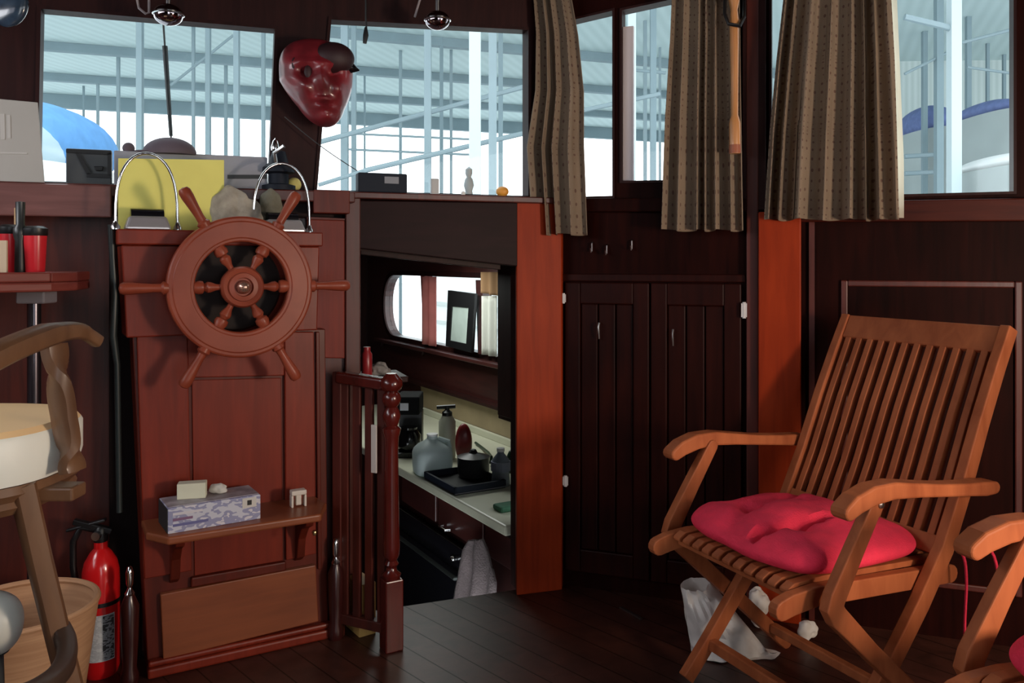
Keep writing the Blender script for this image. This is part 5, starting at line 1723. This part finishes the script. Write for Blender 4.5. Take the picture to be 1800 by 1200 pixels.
# left outer arm front of chair 2 near (0.80, 1.5)
la = Matrix.Rotation(th2, 3, 'Z') @ Vector((-0.305, 0.0, 0))
for o in (ch2, cu2_):
    o.location = (0.835 - la.x, 1.53 - la.y, 0); o.rotation_euler = (0, 0, th2)

# crumpled white bags under chair
c = ground(1300, 1170, 0)


def sheet(c, quad, name, label, m, seed):
    """crumpled upright paper bag from four pixel corners"""
    mb = MB(); N = 26
    grid = {}
    for side in (0, 1):
        for j in range(N + 1):
            for i in range(N + 1):
                s, t = i / N, j / N
                x = (quad[0][0] * (1 - s) + quad[1][0] * s) * (1 - t) + (quad[3][0] * (1 - s) + quad[2][0] * s) * t
                y = (quad[0][1] * (1 - s) + quad[1][1] * s) * (1 - t) + (quad[3][1] * (1 - s) + quad[2][1] * s) * t
                p = W(x, y, c)
                n_ = noise.noise(Vector((s * 4, t * 4, seed))) * 0.03 + noise.noise(Vector((s * 10, t * 10, seed + 3))) * 0.012
                bul = 0.06 * math.sin(PI * s) ** .6 * (0.35 + 0.65 * math.sin(PI * (t * .5 + .25)))
                p.y += (n_ - bul) if side == 0 else (bul + n_ * .3)
                if p.z < 0.004: p.z = 0.004
                grid[(side, i, j)] = mb.bm.verts.new(p)
    for side in (0, 1):
        for j in range(N):
            for i in range(N):
                q = [grid[(side, i, j)], grid[(side, i + 1, j)], grid[(side, i + 1, j + 1)], grid[(side, i, j + 1)]]
                mb.bm.faces.new(q)
    bmesh.ops.remove_doubles(mb.bm, verts=mb.bm.verts[:], dist=0.0015)
    return tag(mb.build(name, m, smooth=True), label, 'bag')


sheet(2.42, [(1196, 1030), (1250, 1022), (1372, 1172), (1222, 1182)], 'paper_bag', 'crumpled white bag on the floor under the slatted deck chair', wht_bag, 2)
o = lump((0.90, 2.50, 0.03), 0.030, 0.028, 0.034, 0.6, 20, 3, wht_bag, 'crumpled_paper', flat=False)
tag(on(o, 0.001), 'small wad of white paper on the floor between the near legs of the deck chair', 'paper')
o = lump((0.775, 2.60, 0.06), 0.034, 0.030, 0.062, 0.5, 20, 8, wht_bag, 'crumpled_paper', flat=False)
tag(on(o, 0.001), 'upright wad of white paper glimpsed under the seat, just right of the white bag', 'paper')

# silver strip on the floor
a = ground(1090, 1069, 0); b = ground(1128, 1090, 0)
mb = MB(); bar(mb, a + Vector((0, 0, 0.004)), b + Vector((0, 0, 0.004)), 0.008, 0.006)
tag(mb.build('metal_strip', steel), 'thin silver strip lying on the dark floor left of the deck chair', 'strip')

# ================================================================== MARINA OUTSIDE
RZ = 6.0
e0 = Vector((-13.8, 23.8)); ed = Vector((0.94, 0.34)).normalized(); en = Vector((ed.y, -ed.x))   # en points to the camera side


def M2(s, t, z):
    p = e0 + ed * s + en * t
    return Vector((p.x, p.y, z))


rq = [(-16, 0), (46, 0), (46, 30), (-16, 11)]
struct(MB().hexa([M2(a_, b_, RZ + .8 * b_ / 22) for a_, b_ in rq] + [M2(a_, b_, RZ + .1 + .8 * b_ / 22) for a_, b_ in rq]).build('roof_marina', roofm), 'corrugated pale roof of the marina shed', 'roof')
struct(MB().hexa([Vector(p) for p in ((-60, 3.5, -1.3), (60, 3.5, -1.3), (60, 90, -1.3), (-60, 90, -1.3), (-60, 3.5, -1.2), (60, 3.5, -1.2), (60, 90, -1.2), (-60, 90, -1.2))]).build('water', waterm))
for i, t in enumerate((0.1, 2.6, 5.6, 8.6)):
    z = RZ + .8 * t / 22
    d = 0.20 if i else 0.40
    mb = MB().hexa([M2(-16, t - .1, z - d), M2(40, t - .1, z - d), M2(40, t + .1, z - d), M2(-16, t + .1, z - d), M2(-16, t - .1, z), M2(40, t - .1, z), M2(40, t + .1, z), M2(-16, t + .1, z)])
    struct(mb.build('beam_marina', dockb))
# columns (px, width px, depth, bottom, brightness)
cols = [(208, 5, 20, dockm), (246, 10, 15, dockm), (172, 4, 22, dockm), (340, 5, 18, dockm), (366, 8, 16, dockm), (397, 5, 21, dockm), (416, 9, 15, dockm), (463, 6, 17, dockm), (147, 3, 23, dockb),
        (606, 12, 14, dockm), (622, 8, 17, dockm), (641, 3, 22, dockb), (704, 5, 20, dockm), (752, 12, 13, dockm), (776, 6, 19, dockb), (793, 5, 20, dockm), (835, 20, 11, dockl), (866, 14, 12, dockm), (880, 8, 15, dockb),
        (1110, 14, 12, dockl), (1134, 6, 18, dockm), (1148, 10, 14, dockb), (1160, 4, 20, dockm),
        (1625, 8, 19, dockb), (1650, 12, 16, dockb), (1677, 18, 12, dockl), (1702, 8, 18, dockb), (1736, 5, 20, dockb), (1765, 5, 21, dockb)]
for (x, w_, D, m_) in cols:
    c = W(x, 0, D); hw = w_ / F * D / 2
    # height up to the roof plane at this spot
    rel = Vector((c.x, c.y)) - e0
    t = rel.dot(en)
    zt_ = RZ + .8 * max(t, 0) / 22 if t > 0 else RZ - 0.5
    struct(MB().box(c.x - hw, c.x + hw, c.y - hw, c.y + hw, -1.2, zt_).build('column_marina', m_))
# braces
br = [((560, 250), (930, 150), 13.5, 9), ((640, 300), (930, 232), 12.5, 9), ((620, 235), (830, 245), 16, 4), ((600, 262), (830, 272), 16, 4), ((560, 325), (640, 300), 13, 7), ((300, 150), (410, 62), 17, 5), ((950, 210), (1160, 165), 13, 8),
      ((1080, 120), (1170, 128), 15, 6), ((1590, 30), (1682, 52), 12, 12), ((1690, 75), (1786, 50), 15, 6), ((1700, 118), (1786, 130), 16, 5), ((1590, 130), (1670, 90), 16, 5), ((1590, 275), (1640, 272), 17, 8), ((1590, 305), (1645, 302), 17, 8)]
for (a, b, D, w_) in br:
    struct(MB().tube([W(a[0], a[1], D), W(b[0], b[1], D)], w_ / F * D / 2, 8).build('brace_marina', dockm))
# far boathouse behind the right windows
struct(MB().box(8.5, 24, 21.5, 22, -1.2, 7.5).build('wall_boathouse', stripes('boathouse_cladding', (0.42, 0.48, 0.47), (0.50, 0.56, 0.55), (0, 0, 0), 2.0)))


def boat(x0, x1, ytop, ydeck, ywater, D, cov, lab, cat='boat', hull=None, panels=False):
    a = W(x0, ywater, D); b = W(x1, ywater, D)
    zt_ = W(x0, ytop, D).z; zd = W(x0, ydeck, D).z
    cxm = (a.x + b.x) / 2; L = (b.x - a.x) / 2
    t = thing('motor_boat', (cxm, D, -1.2), lab, cat)
    mb = MB()
    lay = []
    pts0 = superpoly(cxm, D, L * .85, 1.0, 32, .8); pts1 = superpoly(cxm, D, L, 1.3, 32, .8)
    mbm = MB()
    r0 = [mbm.bm.verts.new((x, y, -1.2)) for x, y in pts0]; r1 = [mbm.bm.verts.new((x, y, zd)) for x, y in pts1]
    for k_ in range(32):
        mbm.bm.faces.new((r0[k_], r0[(k_ + 1) % 32], r1[(k_ + 1) % 32], r1[k_]))
    mbm.bm.faces.new(r1)
    mbm.build('hull', hull or hullw, t, smooth=True)
    hh = (zt_ - zd)
    MB().blob((cxm, D, zd + hh * .35), L * .9, 1.0, hh * .65, .8, fn=lambda p: Vector((p.x, p.y, max(p.z, -hh * .35)))).build('canopy', cov, t, smooth=True)
    if panels:
        MB().blob((cxm, D - 0.75, zd + hh * .20), L * .80, 0.98, hh * .52, .8, fn=lambda p: Vector((p.x, p.y, max(p.z, -hh * .2)))).build('clear_panel', mat('clear_panel', (0.42, 0.55, 0.62), 0.3), t, smooth=True)
    return t


boat(-60, 186, 182, 300, 420, 8.5, coverblue, 'boat with rounded light blue canopy outside the left windscreen', panels=True)
hullg = mat('hull_grey', (0.36, 0.40, 0.40), 0.6, noise_amt=0.1, nscale=1)
boat(1592, 1660, 188, 236, 300, 20, coverb2, 'covered boat with navy canopy seen left of the white column', hull=hullg)
boat(1700, 1772, 180, 208, 330, 17, coverb2, 'covered boat with navy canopy seen right of the white column', hull=hullg)
boat(1712, 1830, 272, 300, 400, 12, hullw, 'low white motor boat seen at the lower right window corner', hull=hullg)
# white cabin side of the neighbouring boat, seen through the galley window
nb_ = thing('neighbour_boat', GW.w(0.5, -2.2, -1.2), 'white cabin side of the next boat seen through the rounded galley window', 'boat')
MB().box(-0.6, 6.0, -2.7, -2.2, -1.2, 1.2, GW).build('cabin_side', mat('boat_white', (0.80, 0.83, 0.80), 0.5), nb_, bevel=0.02)
MB().box(-0.6, 6.0, -2.2, -2.17, 0.62, 0.66, GW).build('rub_rail', mat('rail_grey', (0.55, 0.60, 0.58), 0.5), nb_)
MB().box(-0.6, 6.0, -2.2, -2.17, 0.40, 0.43, GW).build('lower_rail', MATS['rail_grey'], nb_)

# clean helper properties
for o in bpy.data.objects:
    if '_b' in o: del o['_b']
